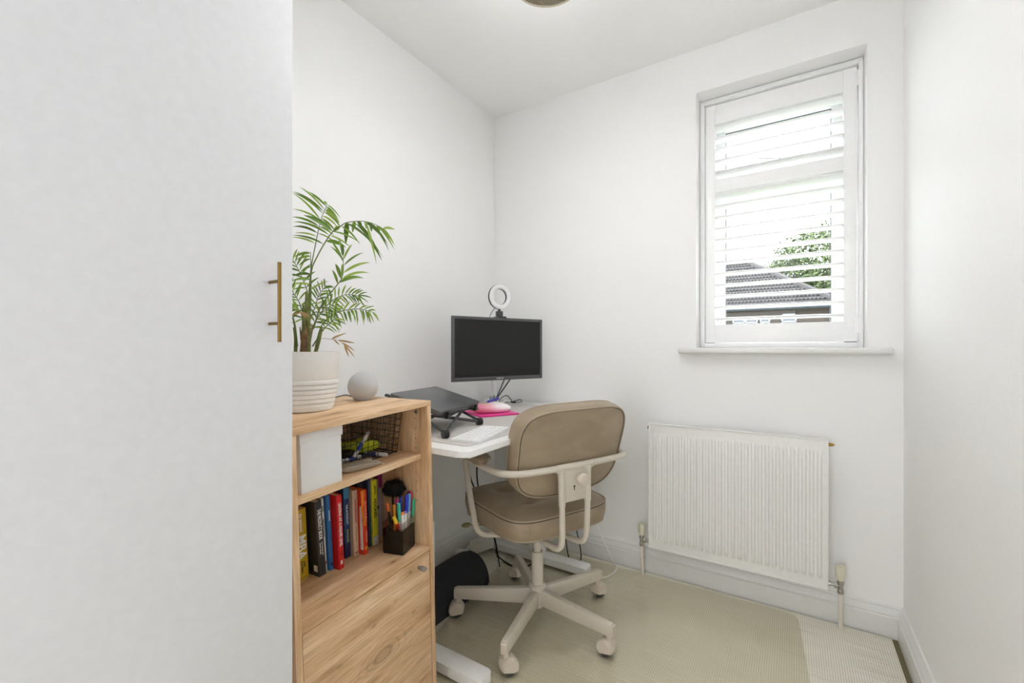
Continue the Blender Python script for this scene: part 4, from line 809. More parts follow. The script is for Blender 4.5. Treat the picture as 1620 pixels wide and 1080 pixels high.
rail = {'nf': Lp(-LW / 2 + .045, -LD / 2 + .02, -.012), 'nb': Lp(-LW / 2 + .045, LD / 2 - .03, -.012), 'ff': Lp(LW / 2 - .045, -LD / 2 + .02, -.012), 'fb': Lp(LW / 2 - .045, LD / 2 - .03, -.012)}
for s in 'nf':
    for q in (feet[s + 'f'], feet[s + 'b']):
        bm = BM(); ax = Vector((0.35, 0.94, 0)); c = gz(q, ZM + 0.0135); add_tube(bm, [slc(c - ax * 0.009), slc(c + ax * 0.009)], 0.0135, 20); w = obj('rubber_foot', bm, M_black, st)
        bm = BM(); add_tube(bm, [slc(c - ax * 0.0096), slc(c + ax * 0.0096)], 0.0105, 16); obj('foot_disc', bm, M_dgrey, w)
for e in 'fb':      # an X of two flat bars across the front and one across the back
    a_, b_ = gz(feet['n' + e], ZM + .0135), gz(feet['f' + e], ZM + .0135); dx = Vector((-0.022 if e == 'f' else 0.02, 0, 0))
    bar('leg', [a_, a_.lerp(rail['f' + e], .5) + dx * .6, rail['f' + e] + dx], 0.0058); bar('leg', [b_, b_.lerp(rail['n' + e], .5) + dx * .9 + Vector((-.012, 0, 0)), rail['n' + e] + dx], 0.0058)
for s in 'nf':      # struts that run back under the laptop
    bar('strut', [gz(feet[s + 'f'], ZM + .016), rail[s + 'b']], 0.0052); bar('strut', [gz(feet[s + 'b'], ZM + .016), gz((feet[s + 'f'] + feet[s + 'b']) / 2, ZM + 0.03), rail[s + 'f'] + Vector((-.03, 0, -.004))], 0.0045)
bar('cross_bar', [rail['nf'], rail['ff']], 0.0052)

# monitor on a pole arm
mL, mR = Vector((0.218, 1.471, 0)), Vector((0.420, 1.921, 0)); md_ = (mR - mL).normalized(); MW = (mR - mL).length; MH = 0.291
ma = math.atan2(md_.y, md_.x); mc = (mL + mR) / 2
mon = thing('monitor', 'black widescreen monitor on a white pole above the desk', 'monitor', (mc.x, mc.y, 0.9055), (0, 0, ma))
# local x runs to the far edge, -y faces the room
bm = BM(); add_box(bm, (-MW / 2, 0.0, 0), (MW / 2, 0.006, MH), 0.002); add_box(bm, (-MW / 2 + 0.03, 0.005, 0.025), (MW / 2 - 0.03, 0.024, MH - 0.03), 0.006); obj('housing', bm, M_black, mon)
bm = BM(); bz = 0.0135
for lo, hi in (((-MW / 2, -0.004, 0), (-MW / 2 + bz, 0.0, MH)), ((MW / 2 - bz, -0.004, 0), (MW / 2, 0.0, MH)), ((-MW / 2 + bz, -0.004, MH - bz), (MW / 2 - bz, 0.0, MH)), ((-MW / 2 + bz, -0.004, 0), (MW / 2 - bz, 0.0, 0.018))): add_box(bm, lo, hi, 0.0008)
obj('bezel', bm, plain('glossy_dark_bezel', (84, 84, 86), 0.2), mon)
bm = BM(); add_box(bm, (-MW / 2 + bz, -0.0012, 0.018), (MW / 2 - bz, 0.0004, MH - bz)); obj('screen', bm, plain('black_screen', (38, 38, 38), 0.55, spec=0.25), mon)
text('brand_lettering', 'SAMSUNG', 0.0075, plain('silver_print', (200, 200, 202), 0.4), mon, Matrix.Translation((0.0, -0.0044, 0.0085)) @ Matrix.Rotation(PI / 2, 4, 'X'), xs=1.15, bold=0.00015)
inv = Matrix.Rotation(-ma, 3, 'Z')
def ml(p): return inv @ (Vector(p) - Vector((mc.x, mc.y, 0.9055)))
post = Vector((0.083, 1.985, 0))
bm = BM(); add_cyl(bm, ml((post.x, post.y, 0.775)), ml((post.x, post.y, 1.12)), 0.0165, 24); obj('pole', bm, M_white, mon, label='white round pole')
bm = BM(); add_box(bm, (-0.045, -0.04, -0.015), (0.045, 0.04, 0.0), 0.004)
for v in bm.verts: v.co = ml(v.co + Vector((post.x, post.y, 0.7755)))
obj('desk_clamp', bm, M_white, mon)
bm = BM(); add_box(bm, (-0.05, 0.024, MH / 2 - 0.05), (0.05, 0.034, MH / 2 + 0.05), 0.002); add_tube(bm, [(0, 0.034, MH / 2), (0, 0.07, MH / 2), ml((0.13, 1.90, 0.9055 + MH / 2)), ml((post.x, post.y, 0.9055 + MH / 2))], 0.014, 12); obj('arm', bm, M_white, mon)
bm = BM()
for k, x0 in enumerate((0.040, 0.075)):
    add_tube(bm, [(x0, 0.018, 0.004), ml((post.x + 0.032 + .004 * k, post.y - 0.018, 0.785)), ml((post.x + 0.030, post.y - 0.012, 0.772))], 0.0030, 8)
obj('cables', bm, M_cable, mon, label='two black cables running down to the pole')

# ring light clipped on top of the monitor
top = Vector((mc.x, mc.y, 0.9055)) + Matrix.Rotation(ma, 3, 'Z') @ Vector((0.003, 0.004, MH))
rg = thing('ring_light', 'small white ring light clipped to the top of the monitor', 'lamp', top, (0, 0, ma))
bm = BM(); RR, rr = 0.0485, 0.0105; zc = 0.098
def ring_mesh(bm, R1, R0, y0, y1, rnd_=0.0):
    pr = [(R0, y0), (R1, y0), (R1, y1), (R0, y1), (R0, y0)]; add_lathe(bm, [(a, b) for a, b in pr], 56, (0, 0, zc), (0, 1, 0))
ring_mesh(bm, 0.0575, 0.0375, -0.002, 0.009); ring = obj('ring_housing', bm, M_black, rg)
bm = BM(); pr = []
for i in range(17):
    a = PI * i / 16; pr.append((0.0475 + 0.0098 * math.cos(a), -0.002 - 0.0075 * math.sin(a) ** .7))
add_lathe(bm, pr, 56, (0, 0, zc), (0, 1, 0)); obj('diffuser', bm, plain('opal_diffuser', (238, 238, 238), 0.35), ring, label='white diffuser ring')
bm = BM(); add_cyl(bm, (0, 0.004, 0.030), (0, 0.004, zc - 0.057), 0.0045, 12); bmesh.ops.create_icosphere(bm, subdivisions=2, radius=0.0065, matrix=Matrix.Translation((0, 0.004, 0.035))); obj('ball_joint', bm, M_black, rg)
bm = BM(); add_box(bm, (-0.016, -0.008, 0.004), (0.016, 0.014, 0.032), 0.006, 3); add_box(bm, (-0.016, -0.012, -0.001), (0.030, -0.006, 0.007), 0.0015); add_box(bm, (-0.016, -0.012, 0.0005), (0.030, 0.03, 0.006), 0.0015); add_box(bm, (-0.012, -0.0095, 0.013), (0.012, -0.006, 0.016), 0.001)
obj('clamp', bm, M_dgrey, rg)
bm = BM(); add_tube(bm, [(-0.022, 0.006, zc - 0.052), (-0.034, 0.012, zc - 0.070), (-0.038, 0.03, 0.0), (-0.036, 0.034, -0.06)], 0.0013, 6, smooth=6); obj('lead', bm, M_cable, rg)

# pink folder, pouch, pen, clutter
fo = thing('plastic_folder', 'hot pink plastic folder lying on the desk under the pouch', 'folder', (0.340, 1.600, 0.7623), (0, 0, math.radians(61)))
bm = BM(); add_box(bm, (-0.095, -0.09, 0), (0.095, 0.09, 0.0032), 0.001); obj('back_cover', bm, plain('hot_pink_plastic', (222, 40, 136), 0.35), fo)
bm = BM(); add_box(bm, (-0.094, -0.089, 0.0038), (0.0945, 0.09, 0.007), 0.001); obj('front_cover', bm, plain('pink_plastic', (240, 72, 160), 0.35), fo)
pu = thing('zip_pouch', 'soft pouch fading from pink to white on the pink folder', 'pouch', (0.350, 1.585, 0.7695), (0, 0, math.radians(57)))
kp = N('pink_fade_fabric'); tc = kp.n('TexCoord'); sp_ = kp.n('SeparateXYZ'); kp.l(tc.outputs['Object'], sp_.inputs[0])
kp.l(kp.ramp(kp.math('ADD', kp.math('MULTIPLY', sp_.outputs[0], 5.0), 0.5), [(0.1, srgb(232, 124, 150)), (0.4, srgb(242, 176, 190)), (0.58, srgb(250, 236, 238)), (0.9, srgb(252, 248, 249))]), kp.b.inputs[0]); kp.b.inputs['Roughness'].default_value = 0.5
bm = BM(); bmesh.ops.create_uvsphere(bm, u_segments=28, v_segments=14, radius=1)
for v in bm.verts:
    x, y, z = v.co; sx = math.copysign(abs(x) ** 0.4, x); sy = math.copysign(abs(y) ** 0.6, y); n = math.sin(sx * 5) * .12 + math.sin(sy * 4 + sx * 3) * .08
    v.co = Vector((sx * 0.088, sy * 0.040, max(0.0, (z * .5 + .5)) * 0.040 * (1 + n) * (1 - .05 * sx)))
obj('fabric_body', bm, kp.m, pu)
bm = BM(); add_tube(bm, [(-0.085, 0.0, 0.030), (-0.03, 0.002, 0.0375), (0.03, 0.0, 0.034), (0.07, 0, 0.028)], 0.0018, 8, smooth=5); obj('zip', bm, plain('yellow_zip', (214, 196, 110), 0.5), pu)
def simple_pen(name, label, p0, p1, r, col, cat='pen'):
    bm = BM(); p0 = Vector(p0); p1 = Vector(p1); d = p1 - p0; L = d.length; q = Vector((0, 0, 1)).rotation_difference(d)
    t = thing(name, label, cat, p0, q.to_euler()); add_lathe(bm, [(0, 0), (r, 0.001), (r, L * .6), (0, L * .6)], 12); obj('barrel', bm, plain('pen_%d_%d_%d' % col, col, 0.35), t)
    bm = BM(); add_lathe(bm, [(r * 1.12, L * .6), (r * 1.12, L * .97), (r * .7, L), (0, L)], 12); obj('cap', bm, plain('pen_%d_%d_%d' % tuple(max(0, c - 20) for c in col), tuple(max(0, c - 20) for c in col), 0.35), t)
simple_pen('marker_pen', 'violet-blue marker lying across the top of the pink and white pouch', (0.322, 1.600, 0.8130), (0.292, 1.728, 0.8145), 0.0055, (60, 52, 190))
hc = thing('hair_claw', 'tiny beige claw clip on the desk left of the violet marker', 'clip', (0.225, 1.60, 0.7623), (0, 0, 0.5))
bm = BM()
for k in range(5):
    for s in (-1, 1): add_tube(bm, [(k * .008 - .016, 0.0, .032), (k * .008 - .016, s * .014, .022), (k * .008 - .016, s * .012, .008), (k * .008 - .014, s * .003, 0.001)], 0.0017, 6, smooth=4)
obj('teeth', bm, plain('beige_clip', (196, 164, 128), 0.4), hc)
bm = BM(); add_cyl(bm, (-0.02, 0, .033), (0.02, 0, .033), 0.003, 8); obj('spring', bm, plain('yellow_brass', (178, 140, 72), 0.35, 0.8), hc)
gl = thing('glass_tumbler', 'small clear glass tumbler with odds and ends at the foot of the monitor pole', 'tumbler', (0.165, 1.865, 0.7623))
bm = BM(); add_lathe(bm, [(0, 0), (0.018, 0), (0.021, 0.042), (0.0195, 0.042), (0.0165, 0.003), (0, 0.003)], 28); obj('glass', bm, glass_like('blue_clear', (0.86, 0.9, 0.97, 1), 0.06, 0.03), gl)
bm = BM(); add_tube(bm, [(-.008, 0, .004), (0.004, .004, .05)], 0.002, 6); add_tube(bm, [(.008, -.004, .004), (0.002, .006, .047)], 0.0024, 6); obj('sticks', bm, plain('pale_stick', (196, 170, 90), 0.6), gl)
bm = BM()
add_tube(bm, [(0.168, 1.905, 0.764), (0.16, 1.95, 0.790), (0.172, 1.985, 0.798), (0.19, 1.995, 0.775), (0.205, 1.99, 0.7645), (0.24, 2.02, 0.766), (0.215, 2.05, 0.772), (0.19, 2.01, 0.765), (0.175, 1.96, 0.7645)], 0.0021, 6, smooth=8)
add_box(bm, (0.196, 1.985, 0.7605), (0.222, 1.999, 0.7685), 0.002)
tag(obj('charging_cable', bm, M_cable), 'loosely coiled black cable with a plug on the far end of the desk', 'cable')

# ------------------------------------------------------------------ under the desk
fr_ = thing('foot_rest', 'black ribbed half-round foot rest cushion on the floor under the desk', 'cushion', (0.232, 1.372, 0.0025))
def ribbed():
    k = N('black_ribbed_mesh'); w = k.n('TexWave'); w.inputs['Scale'].default_value = 55; w.bands_direction = 'Y'; k.l(k.coord(), w.inputs[0]); k.l(k.ramp(w.outputs[0], [(0.2, srgb(30, 31, 34)), (0.8, srgb(50, 51, 55))]), k.b.inputs[0]); k.b.inputs['Roughness'].default_value = 0.8; k.bump(w.outputs[0], 0.5, 0.002); return k.m
bm = BM(); FL, FR, FHh = 0.232, 0.104, 0.128; prof = []
sec = []
for i in range(25):
    a = PI * i / 24; sec.append((FR * math.cos(a), FHh * math.sin(a) ** 0.95))
ns = 20; ringv = []
for j in range(ns + 1):
    u = -1 + 2 * j / ns; y = FL * u; e = (1 - abs(u) ** 9) ** 0.5 * 0.14 + 0.86 if abs(u) < 1 else 0.86
    ringv.append([bm.verts.new((x * e, y, z * e)) for x, z in sec])
for A, B in zip(ringv[:-1], ringv[1:]):
    for k in range(24): bm.faces.new((A[k], A[k + 1], B[k + 1], B[k]))
    bm.faces.new((A[24], A[0], B[0], B[24]))
bm.faces.new(ringv[0]); bm.faces.new(list(reversed(ringv[-1])))
obj('cover', bm, ribbed(), fr_, sharp=60)
bm = BM(); add_tube(bm, [(x * 0.9, FL * 0.985, z * 0.9) for x, z in sec], 0.0022, 6); obj('piping', bm, M_black, fr_)
pa = thing('power_adapter', 'chunky white power block tilted up behind the foot rest', 'adapter', (0.140, 1.83, 0.0), (math.radians(0), math.radians(-20), math.radians(35)))
bm = BM(); add_box(bm, (-0.06, -0.035, 0.024), (0.055, 0.035, 0.075), 0.006, 3); obj('case', bm, plain('offwhite_plastic', (222, 220, 210), 0.4), pa)
bm = BM(); add_tube(bm, [(-0.058, 0, 0.052), (-0.085, 0, 0.045)], (0.018, 0.012), 16); obj('gland', bm, plain('offwhite_plastic', (222, 220, 210), 0.4), pa)
pg = thing('wall_plug', 'small white cube plug on the floor by the skirting', 'plug', (0.088, 1.695, 0.0), (0, 0, 0.3))
bm = BM(); add_box(bm, (-0.028, -0.02, 0.0), (0.028, 0.02, 0.052), 0.004, 3); obj('case', bm, plain('offwhite_plastic', (222, 220, 210), 0.4), pg)
bm = BM(); add_tube(bm, [(-0.03, -0.012, 0.02), (-0.045, -0.03, 0.006), (-0.02, -0.10, 0.003), (0.01, -0.2, 0.003)], 0.003, 8, smooth=5); obj('lead', bm, M_white, pg)
bm = BM(); add_tube(bm, [(0.20, 1.84, 0.045), (0.23, 1.80, 0.030), (0.27, 1.80, 0.006), (0.36, 1.78, 0.006), (0.43, 1.80, 0.03), (0.47, 1.80, 0.10), (0.46, 1.79, 0.30), (0.42, 1.78, 0.55), (0.40, 1.77, 0.70)], 0.0035, 8, smooth=8)
tag(obj('desk_power_cable', bm, M_cable), 'black desk power cable sagging along the floor behind the chair base', 'cable')
bm = BM(); add_tube(bm, [(0.30, 1.45, 0.735), (0.33, 1.44, 0.62), (0.335, 1.46, 0.50), (0.30, 1.62, 0.3), (0.26, 1.75, 0.1), (0.24, 1.79, 0.02)], 0.003, 8, smooth=8); add_tube(bm, [(0.35, 1.46, 0.735), (0.372, 1.45, 0.60), (0.36, 1.48, 0.46), (0.31, 1.66, 0.2), (0.29, 1.74, 0.008)], 0.003, 8, smooth=8)
tag(obj('hanging_cables', bm, M_cable), 'pair of black cables hanging down behind the arm rest from under the desk', 'cable')
bm = BM(); add_tube(bm, [(0.48, 1.97, 0.742), (0.50, 1.99, 0.4), (0.52, 1.985, 0.12), (0.55, 1.965, 0.02), (0.585, 1.95, 0.005), (0.60, 1.99, 0.02), (0.575, 2.03, 0.08), (0.53, 2.05, 0.2)], 0.003, 8, smooth=8)
tag(obj('looped_cable', bm, M_cable), 'black cable looping down by the far skirting behind the chair', 'cable')
bm = BM(); add_tube(bm, [(0.655, 2.02, 0.40), (0.66, 2.03, 0.22), (0.70, 2.05, 0.10), (0.737, 2.07, 0.012), (0.765, 2.035, 0.003), (0.765, 1.97, 0.003), (0.745, 1.92, 0.003), (0.70, 1.885, 0.003), (0.66, 1.90, 0.003), (0.58, 1.97, 0.003)], 0.0022, 8, smooth=8)
tag(obj('white_cord', bm, M_white), 'thin white cord trailing from behind the chair onto the floor', 'cable')

# ------------------------------------------------------------------ office chair
ha = math.radians(66)
chair = thing('office_chair', 'taupe leather swivel office chair with a cream tubular frame at the desk', 'chair', (0.640, 1.485, 0.0024), (0, 0, ha))
# local x: the sitter's right, local y: forwards
legs = [-80, -8, 64, 136, 208]
bm = BM(); add_lathe(bm, [(0, 0.052), (0.019, 0.052), (0.021, 0.062), (0.027, 0.066), (0.029, 0.118), (0.033, 0.122), (0.034, 0.134), (0.029, 0.140), (0.024, 0.143), (0, 0.143)], 40); obj('hub', bm, M_cream, chair)
bm = BM(); add_lathe(bm, [(0, 0.14), (0.0225, 0.14), (0.0225, 0.262), (0.021, 0.266), (0.0165, 0.266), (0.0165, 0.262)], 32); col_ = obj('column_sleeve', bm, M_cream, chair)
bm = BM(); add_lathe(bm, [(0, 0.26), (0.0145, 0.26), (0.0145, 0.372), (0, 0.372)], 28); obj('gas_lift', bm, M_cream, chair)
rs = random.Random(8)
for i, a in enumerate(legs):
    al = math.radians(a) - ha; d = Vector((math.cos(al), math.sin(al), 0)); n = Vector((-d.y, d.x, 0))
    bm = BM(); r0, r1 = 0.022, 0.322
    prof = [(r0, 0.126), (r1 - .004, 0.112), (r1, 0.106), (r1, 0.073), (r1 - .004, 0.070), (r0, 0.066)]
    for sgn in (1,):
        A = [bm.verts.new(d * r + n * 0.0125 * (1 if r < .1 else .92) + Vector((0, 0, z))) for r, z in prof]; B = [bm.verts.new(d * r - n * 0.0125 * (1 if r < .1 else .92) + Vector((0, 0, z))) for r, z in prof]
        fs = [bm.faces.new(A), bm.faces.new(list(reversed(B)))]
        for k in range(6): fs.append(bm.faces.new((A[k], B[k], B[(k + 1) % 6], A[(k + 1) % 6])))
        bmesh.ops.bevel(bm, geom=list({e for f in fs for e in f.edges}), offset=0.003, segments=2, profile=0.5, affect='EDGES')
    lg = obj('base_leg', bm, M_cream, chair)
    bm = BM(); m4 = Matrix.Translation(d * (r1 + 0.001) + Vector((0, 0, 0.0895))) @ Matrix.Rotation(al, 4, 'Z'); add_box(bm, (-0.003, -0.0118, -0.0185), (0.004, 0.0118, 0.0185), 0.003, 3, m4); obj('end_cap', bm, M_cream2, lg)
    # caster
    ca = al + rs.uniform(-0.5, 0.5) + (PI * 0.85 if i in (0, 1) else PI * 0.15); cd = Vector((math.cos(ca), math.sin(ca), 0)); cn = Vector((-cd.y, cd.x, 0)); piv = d * (r1 - 0.014); cen = piv + cd * 0.010 + Vector((0, 0, 0.0268))
    bm = BM(); add_cyl(bm, piv + Vector((0, 0, 0.048)), piv + Vector((0, 0, 0.074)), 0.010, 14)
    # hood: a rounded shell over the wheels, flat below
    secs = []
    for j in range(-3, 4):
        w = math.copysign(abs(j / 3) ** .8, j) * 0.0255; k = 1 - 0.16 * abs(j / 3) ** 4; rr_ = []
        for q in range(17):
            an = math.radians(-38 + 238 * q / 16); rr_.append((math.cos(an) * 0.0300 * k, math.sin(an) * 0.0290 * k))
        rr_.append((-0.016, -0.010)); rr_.append((0.010, -0.017)); secs.append([bm.verts.new(cen + cd * x + Vector((0, 0, z + .002)) + cn * w) for x, z in rr_])
    for A, B in zip(secs[:-1], secs[1:]):
        for k in range(19): bm.faces.new((A[k], A[(k + 1) % 19], B[(k + 1) % 19], B[k]))
    bm.faces.new(secs[0]); bm.faces.new(list(reversed(secs[-1])))
    cs = obj('caster', bm, M_cream2, chair)
    for sg in (-1, 1):
        bm = BM(); add_tube(bm, [cen + cn * sg * 0.004, cen + cn * sg * 0.019], 0.0252, 28); obj('wheel', bm, M_dgrey, cs, label='dark grey wheel')

# seat cushion
def superpt(a, hx, hy, e):
    c, s = math.cos(a), math.sin(a); return Vector((math.copysign(abs(c) ** (2 / e), c) * hx, math.copysign(abs(s) ** (2 / e), s) * hy, 0))
def cushion(bm, hx, hy, z0, z1, dome, e=5.0, nseg=96, dimples=(), nr=14, bulge=0.006, under=0.004, taper=1.0):
    rings = []
    for k in range(1, nr + 1):
        f = (k / nr); ring = []
        for j in range(nseg):
            p = superpt(2 * PI * j / nseg, hx, hy, 2 + (e - 2) * f) * f
            z = z1 + dome * (1 - f ** 3.2)
            for dx, dy, rad, dep in dimples:
                q = ((p.x - dx) ** 2 + (p.y - dy) ** 2) / rad ** 2; z -= dep * math.exp(-q) + dep * 0.35 * math.exp(-q * 0.12) * 0.6
            if k == nr: z = z1
            ring.append(bm.verts.new((p.x, p.y, z)))
        rings.append(ring)
    zc = z1 + dome
    for dx, dy, rad, dep in dimples:
        q = (dx ** 2 + dy ** 2) / rad ** 2; zc -= dep * math.exp(-q) + dep * 0.35 * math.exp(-q * 0.12) * 0.6
    c = bm.verts.new((0, 0, zc))
    for j in range(nseg): bm.faces.new((c, rings[0][j], rings[0][(j + 1) % nseg]))
    for i in range(1, 7):
        t = i / 6; b = 1 + bulge / hx * math.sin(PI * t); tp = 1 + (taper - 1) * t
        rings.append([bm.verts.new((v.co.x * b * tp, v.co.y * b * tp, z1 + (z0 - z1) * t)) for v in rings[nr - 1]])
    for A, B in zip(rings[:-1], rings[1:]):
        for j in range(nseg): bm.faces.new((A[j], B[j], B[(j + 1) % nseg], A[(j + 1) % nseg]))
    r2 = [bm.verts.new((v.co.x * .93, v.co.y * .93, z0 - under)) for v in rings[-1]]
    for j in range(nseg): bm.faces.new((rings[-1][j], r2[j], r2[(j + 1) % nseg], rings[-1][(j + 1) % nseg]))
    bm.faces.new(list(reversed(r2)))
    return [v.co.copy() for v in rings[nr - 1]], [v.co.copy() for v in rings[-2 - 0]]
sx, sy, sc = 0.227, 0.215, 0.022
TX, TY = (-0.072, 0.072), (-0.062, 0.095)
bm = BM(); e0, e1 = cushion(bm, sx, sy, 0.404, 0.474, 0.040, 5.0, 140, [(x, y, 0.044, 0.036) for x in TX for y in TY], nr=34, bulge=0.006, taper=0.97)
for v in bm.verts: v.co.y += sc
seat = obj('seat', bm, M_leather, chair, sharp=50)
def piping(name, loop, off, r, mat, par, sh=Vector((0, 0, 0))):
    bm = BM(); add_tube(bm, [p * off + sh for p in loop], r, 8, closed=True); return obj(name, bm, mat, par)
loop_t = [superpt(2 * PI * j / 120, sx, sy, 5.0) + Vector((0, sc, 0.4745)) for j in range(120)]
loop_b = [superpt(2 * PI * j / 120, sx * .97, sy * .97, 5.0) + Vector((0, sc, 0.404)) for j in range(120)]
piping('piping', loop_t, 1, 0.0030, M_piping, seat); piping('piping', loop_b, 1, 0.0034, M_piping, seat)
for x in TX:
    for y in TY:
        bm = BM(); bmesh.ops.create_uvsphere(bm, u_segments=14, v_segments=8, radius=0.008, matrix=Matrix.Translation((x, y + sc, 0.4735)) @ Matrix.Diagonal((1, 1, .45, 1))); obj('tuft_button', bm, M_leather, seat)
loop_s = [superpt(2 * PI * j / 120, sx * 1.004, sy * 1.004, 5.0) + Vector((0, sc, 0.4690)) for j in range(120)]; piping('seam', loop_s, 1, 0.0014, M_piping_dark, seat)
for an in (-118, 118, -62, 62):
    q = superpt(math.radians(an), sx, sy, 5.0); bm = BM(); add_tube(bm, [Vector((q.x, q.y + sc, 0.470)), Vector((q.x * 1.027, q.y * 1.027 + sc, 0.44)), Vector((q.x * .985, q.y * .985 + sc, 0.407))], 0.0011, 5, smooth=6); obj('side_seam', bm, M_piping, seat)
# back cushion: built lying down (x width, y height), then stood up and leaned back
bhx, bhy, bt = 0.237, 0.158, 0.053
bm = BM(); cushion(bm, bhx, bhy, 0.0, bt, 0.018, 4.0, 110, (), nr=16, bulge=0.005, under=0.0, taper=1.0)
cen_b = Vector((-0.001, -0.225, 0.695)); lean = math.radians(14)
Mb = Matrix.Translation(cen_b) @ Matrix.Rotation(-(PI / 2 - 0) + 0, 4, 'X')
Mb = Matrix.Translation(cen_b) @ Matrix.Rotation(lean, 4, 'X') @ Matrix(((1, 0, 0, 0), (0, 0, 1, 0), (0, 1, 0, 0), (0, 0, 0, 1)))   # x->x, cushion up (z) -> forwards (y), height (y) -> z
def shape_back(p):
    k = 1 + 0.04 * (p.y / bhy)             # a touch wider above
    return Vector((p.x * k, p.y, p.z + 0.30 * p.x * p.x))
for v in bm.verts: v.co = Mb @ shape_back(v.co)
back = obj('backrest', bm, M_leather, chair, sharp=50)
loopr = [Mb @ shape_back(superpt(2 * PI * j / 120, bhx * 0.985, bhy * .985, 4.0) + Vector((0, 0, -0.0005))) for j in range(120)]
loopf = [Mb @ shape_back(superpt(2 * PI * j / 120, bhx, bhy, 4.0) + Vector((0, 0, bt))) for j in range(120)]
piping('piping', loopr, 1, 0.0032, M_piping, back); piping('piping', loopf, 1, 0.003, M_piping, back)
loopd = [Mb @ shape_back(superpt(2 * PI * j / 120, bhx * 1.0, bhy * 1.0, 4.0) + Vector((0, 0, 0.006))) for j in range(120)]
piping('seam', loopd, 1, 0.0013, M_piping_dark, back)
loope = [Mb @ shape_back(superpt(2 * PI * j / 120, bhx * .967, bhy * .967, 4.0) + Vector((0, 0, -0.0012))) for j in range(120)]
piping('seam', loope, 1, 0.0011, M_piping_dark, back)
bm = BM()   # slightly padded rear panel
rings = []
for k in range(1, 13):
    f = k / 12; rings.append([bm.verts.new(Mb @ shape_back(superpt(2 * PI * j / 80, bhx * .968, bhy * .968, 2 + 2.0 * f) * f + Vector((0, 0, -0.010 * (1 - f ** 4))))) for j in range(80)])
c = bm.verts.new(Mb @ Vector((0, 0, -0.010)))
for j in range(80): bm.faces.new((c, rings[0][j], rings[0][(j + 1) % 80]))
for A, B in zip(rings[:-1], rings[1:]):
    for j in range(80): bm.faces.new((A[j], B[j], B[(j + 1) % 80], A[(j + 1) % 80]))
obj('rear_panel', bm, M_leather, back, sharp=60)
# tube frame
TR = 0.0112; OX = -0.022
for s in (-1, 1):
    pts = [(s * 0.082 + OX, -0.240, 0.652), (s * 0.14, -0.237, 0.652), (s * 0.215, -0.226, 0.651), (s * 0.254, -0.204, 0.650), (s * 0.275, -0.166, 0.648), (s * 0.277, -0.11, 0.646), (s * 0.271, -0.03, 0.644), (s * 0.259, 0.07, 0.643), (s * 0.254, 0.103, 0.638), (s * 0.2505, 0.118, 0.620), (s * 0.248, 0.114, 0.590), (s * 0.244, 0.094, 0.52), (0, 0, 0), (0, 0, 0), (0, 0, 0), (0, 0, 0), (0, 0, 0), (s * 0.10, -0.02, 0.3600), (s * 0.04, -0.02, 0.360)]
    pts[11:17] = [(s * 0.2485, 0.092, 0.52), (s * 0.2475, 0.064, 0.445), (s * 0.2450, 0.048, 0.400), (s * 0.225, 0.036, 0.372), (s * 0.180, 0.020, 0.364), (s * 0.14, 0.0, 0.360)]
    bm = BM(); add_tube(bm, pts, TR, 16, smooth=6); obj('arm_tube', bm, M_cream, chair)
    bm = BM(); add_cyl(bm, (s * 0.0805 + OX, -0.2405, 0.652), (s * 0.0835 + OX, -0.240, 0.652), TR + 0.0012, 20); obj('tube_collar', bm, M_cream2, chair)
    bm = BM(); bmesh.ops.create_uvsphere(bm, u_segments=28, v_segments=14, radius=1)
    for v in bm.verts:
        x, y, z = v.co; v.co = Vector((s * 0.268 + s * 0.0 + math.copysign(abs(x) ** .8, x) * (0.034 if z > 0 else 0.029) - s * 0.010 * (y + .3), 0.010 + math.copysign(abs(y) ** .8, y) * (0.088 if z > 0 else 0.078), 0.672 + math.copysign(abs(z) ** .6, z) * (0.012 if z > 0 else 0.030)))
    ap = obj('arm_pad', bm, M_leather, chair)
    bm = BM(); add_tube(bm, [(s * 0.268 + math.copysign(abs(math.cos(a)) ** .8, math.cos(a)) * 0.0345 - s * 0.010 * (math.sin(a) + .3), 0.010 + math.copysign(abs(math.sin(a)) ** .8, math.sin(a)) * 0.089, 0.672) for a in [2 * PI * k / 40 for k in range(40)]], 0.0018, 6, closed=True); obj('piping', bm, M_piping, ap)
bm = BM(); add_tube(bm, [(-0.0815 + OX, -0.240, 0.652), (0.0815 + OX, -0.240, 0.652)], TR + 0.0006, 20)
for s in (-1, 1):
    add_tube(bm, [(s * 0.060 + OX, -0.240, 0.652), (s * 0.058 + OX, -0.242, 0.60), (s * 0.057 + OX, -0.2425, 0.525)], 0.0118, 16)
    add_tube(bm, [(s * 0.084 + OX, -0.240, 0.652), (s * 0.066 + OX, -0.240, 0.641), (s * 0.059 + OX, -0.240, 0.622)], 0.0103, 12, smooth=3)
    add_tube(bm, [(s * 0.036 + OX, -0.243, 0.652), (s * 0.050 + OX, -0.243, 0.641), (s * 0.056 + OX, -0.243, 0.622)], 0.0080, 12, smooth=3)
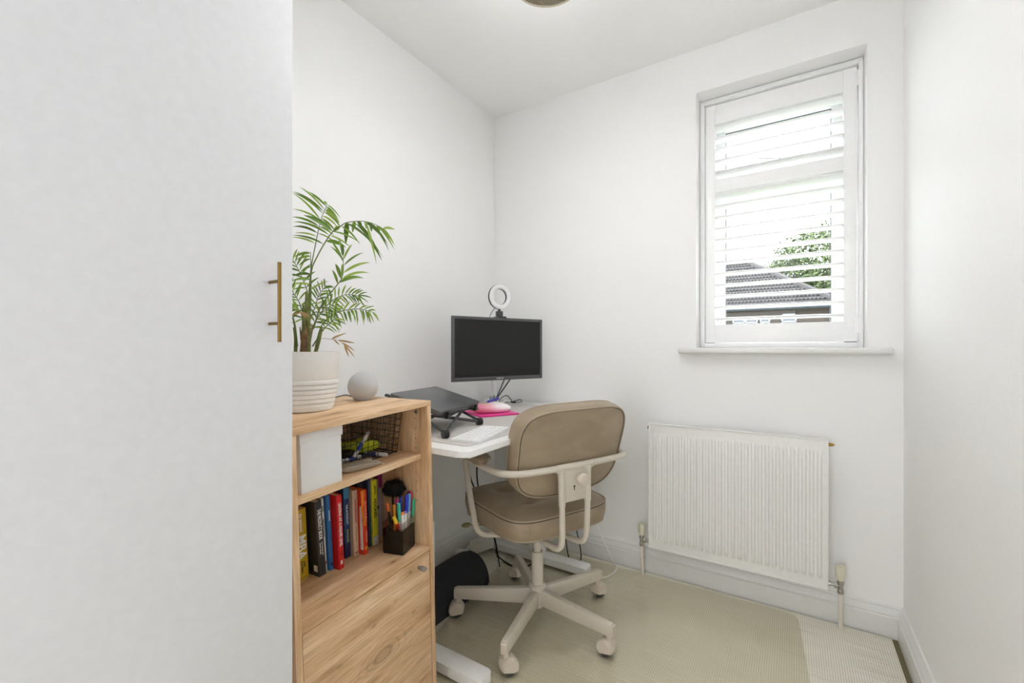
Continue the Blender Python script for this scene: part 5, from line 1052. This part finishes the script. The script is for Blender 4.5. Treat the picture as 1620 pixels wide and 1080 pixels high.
add_box(bm, (-0.057 + OX, -0.246, 0.536), (0.057 + OX, -0.238, 0.650), 0.001)
bk_ = obj('back_bracket', bm, M_cream, chair)
for s in (-1, 1):
    bm = BM(); add_tube(bm, [(s * 0.057 + OX, -0.2425, 0.528), (s * 0.056 + OX, -0.2425, 0.47), (s * 0.054 + OX, -0.240, 0.415), (s * 0.053 + OX, -0.230, 0.386), (s * 0.052 + OX, -0.205, 0.371), (s * 0.050 + OX, -0.16, 0.367), (s * 0.045 + OX, -0.06, 0.366)], 0.0100, 16, smooth=6); obj('back_tube', bm, M_cream, chair)
bm = BM(); add_lathe(bm, [(0, 0), (0.008, 0), (0.008, 0.010), (0.0175, 0.013), (0.0215, 0.020), (0.0215, 0.029), (0.018, 0.0345), (0.010, 0.0365), (0.0, 0.037)], 36, (0.012 + OX, -0.245, 0.610), (0, -1, 0)); obj('tilt_knob', bm, M_cream2, bk_, label='round cream adjustment knob')
bm = BM(); add_cyl(bm, (-0.006 + OX, -0.2464, 0.585), (-0.006 + OX, -0.2456, 0.585), 0.0038, 12); add_box(bm, (-0.0078 + OX, -0.2464, 0.572), (-0.0042 + OX, -0.2456, 0.585)); obj('slot', bm, M_black, bk_)
bm = BM(); add_box(bm, (-0.085, -0.09, 0.378), (0.085, 0.11, 0.397), 0.004); add_box(bm, (-0.05, -0.12, 0.352), (0.05, 0.09, 0.379), 0.006); add_cyl(bm, (0, 0, 0.335), (0, 0, 0.36), 0.022, 24); obj('seat_mechanism', bm, plain('mechanism_cream', (176, 168, 152), 0.5), chair)
bm = BM(); add_tube(bm, [(-0.06, 0.06, 0.360), (-0.16, 0.13, 0.358), (-0.205, 0.158, 0.358)], 0.004, 10); bmesh.ops.create_uvsphere(bm, u_segments=20, v_segments=10, radius=1, matrix=Matrix.Translation((-0.222, 0.168, 0.358)) @ Matrix.Diagonal((0.020, 0.014, 0.009, 1))); obj('height_lever', bm, plain('lever_olive', (158, 152, 118), 0.5), chair, label='oval height lever under the seat')
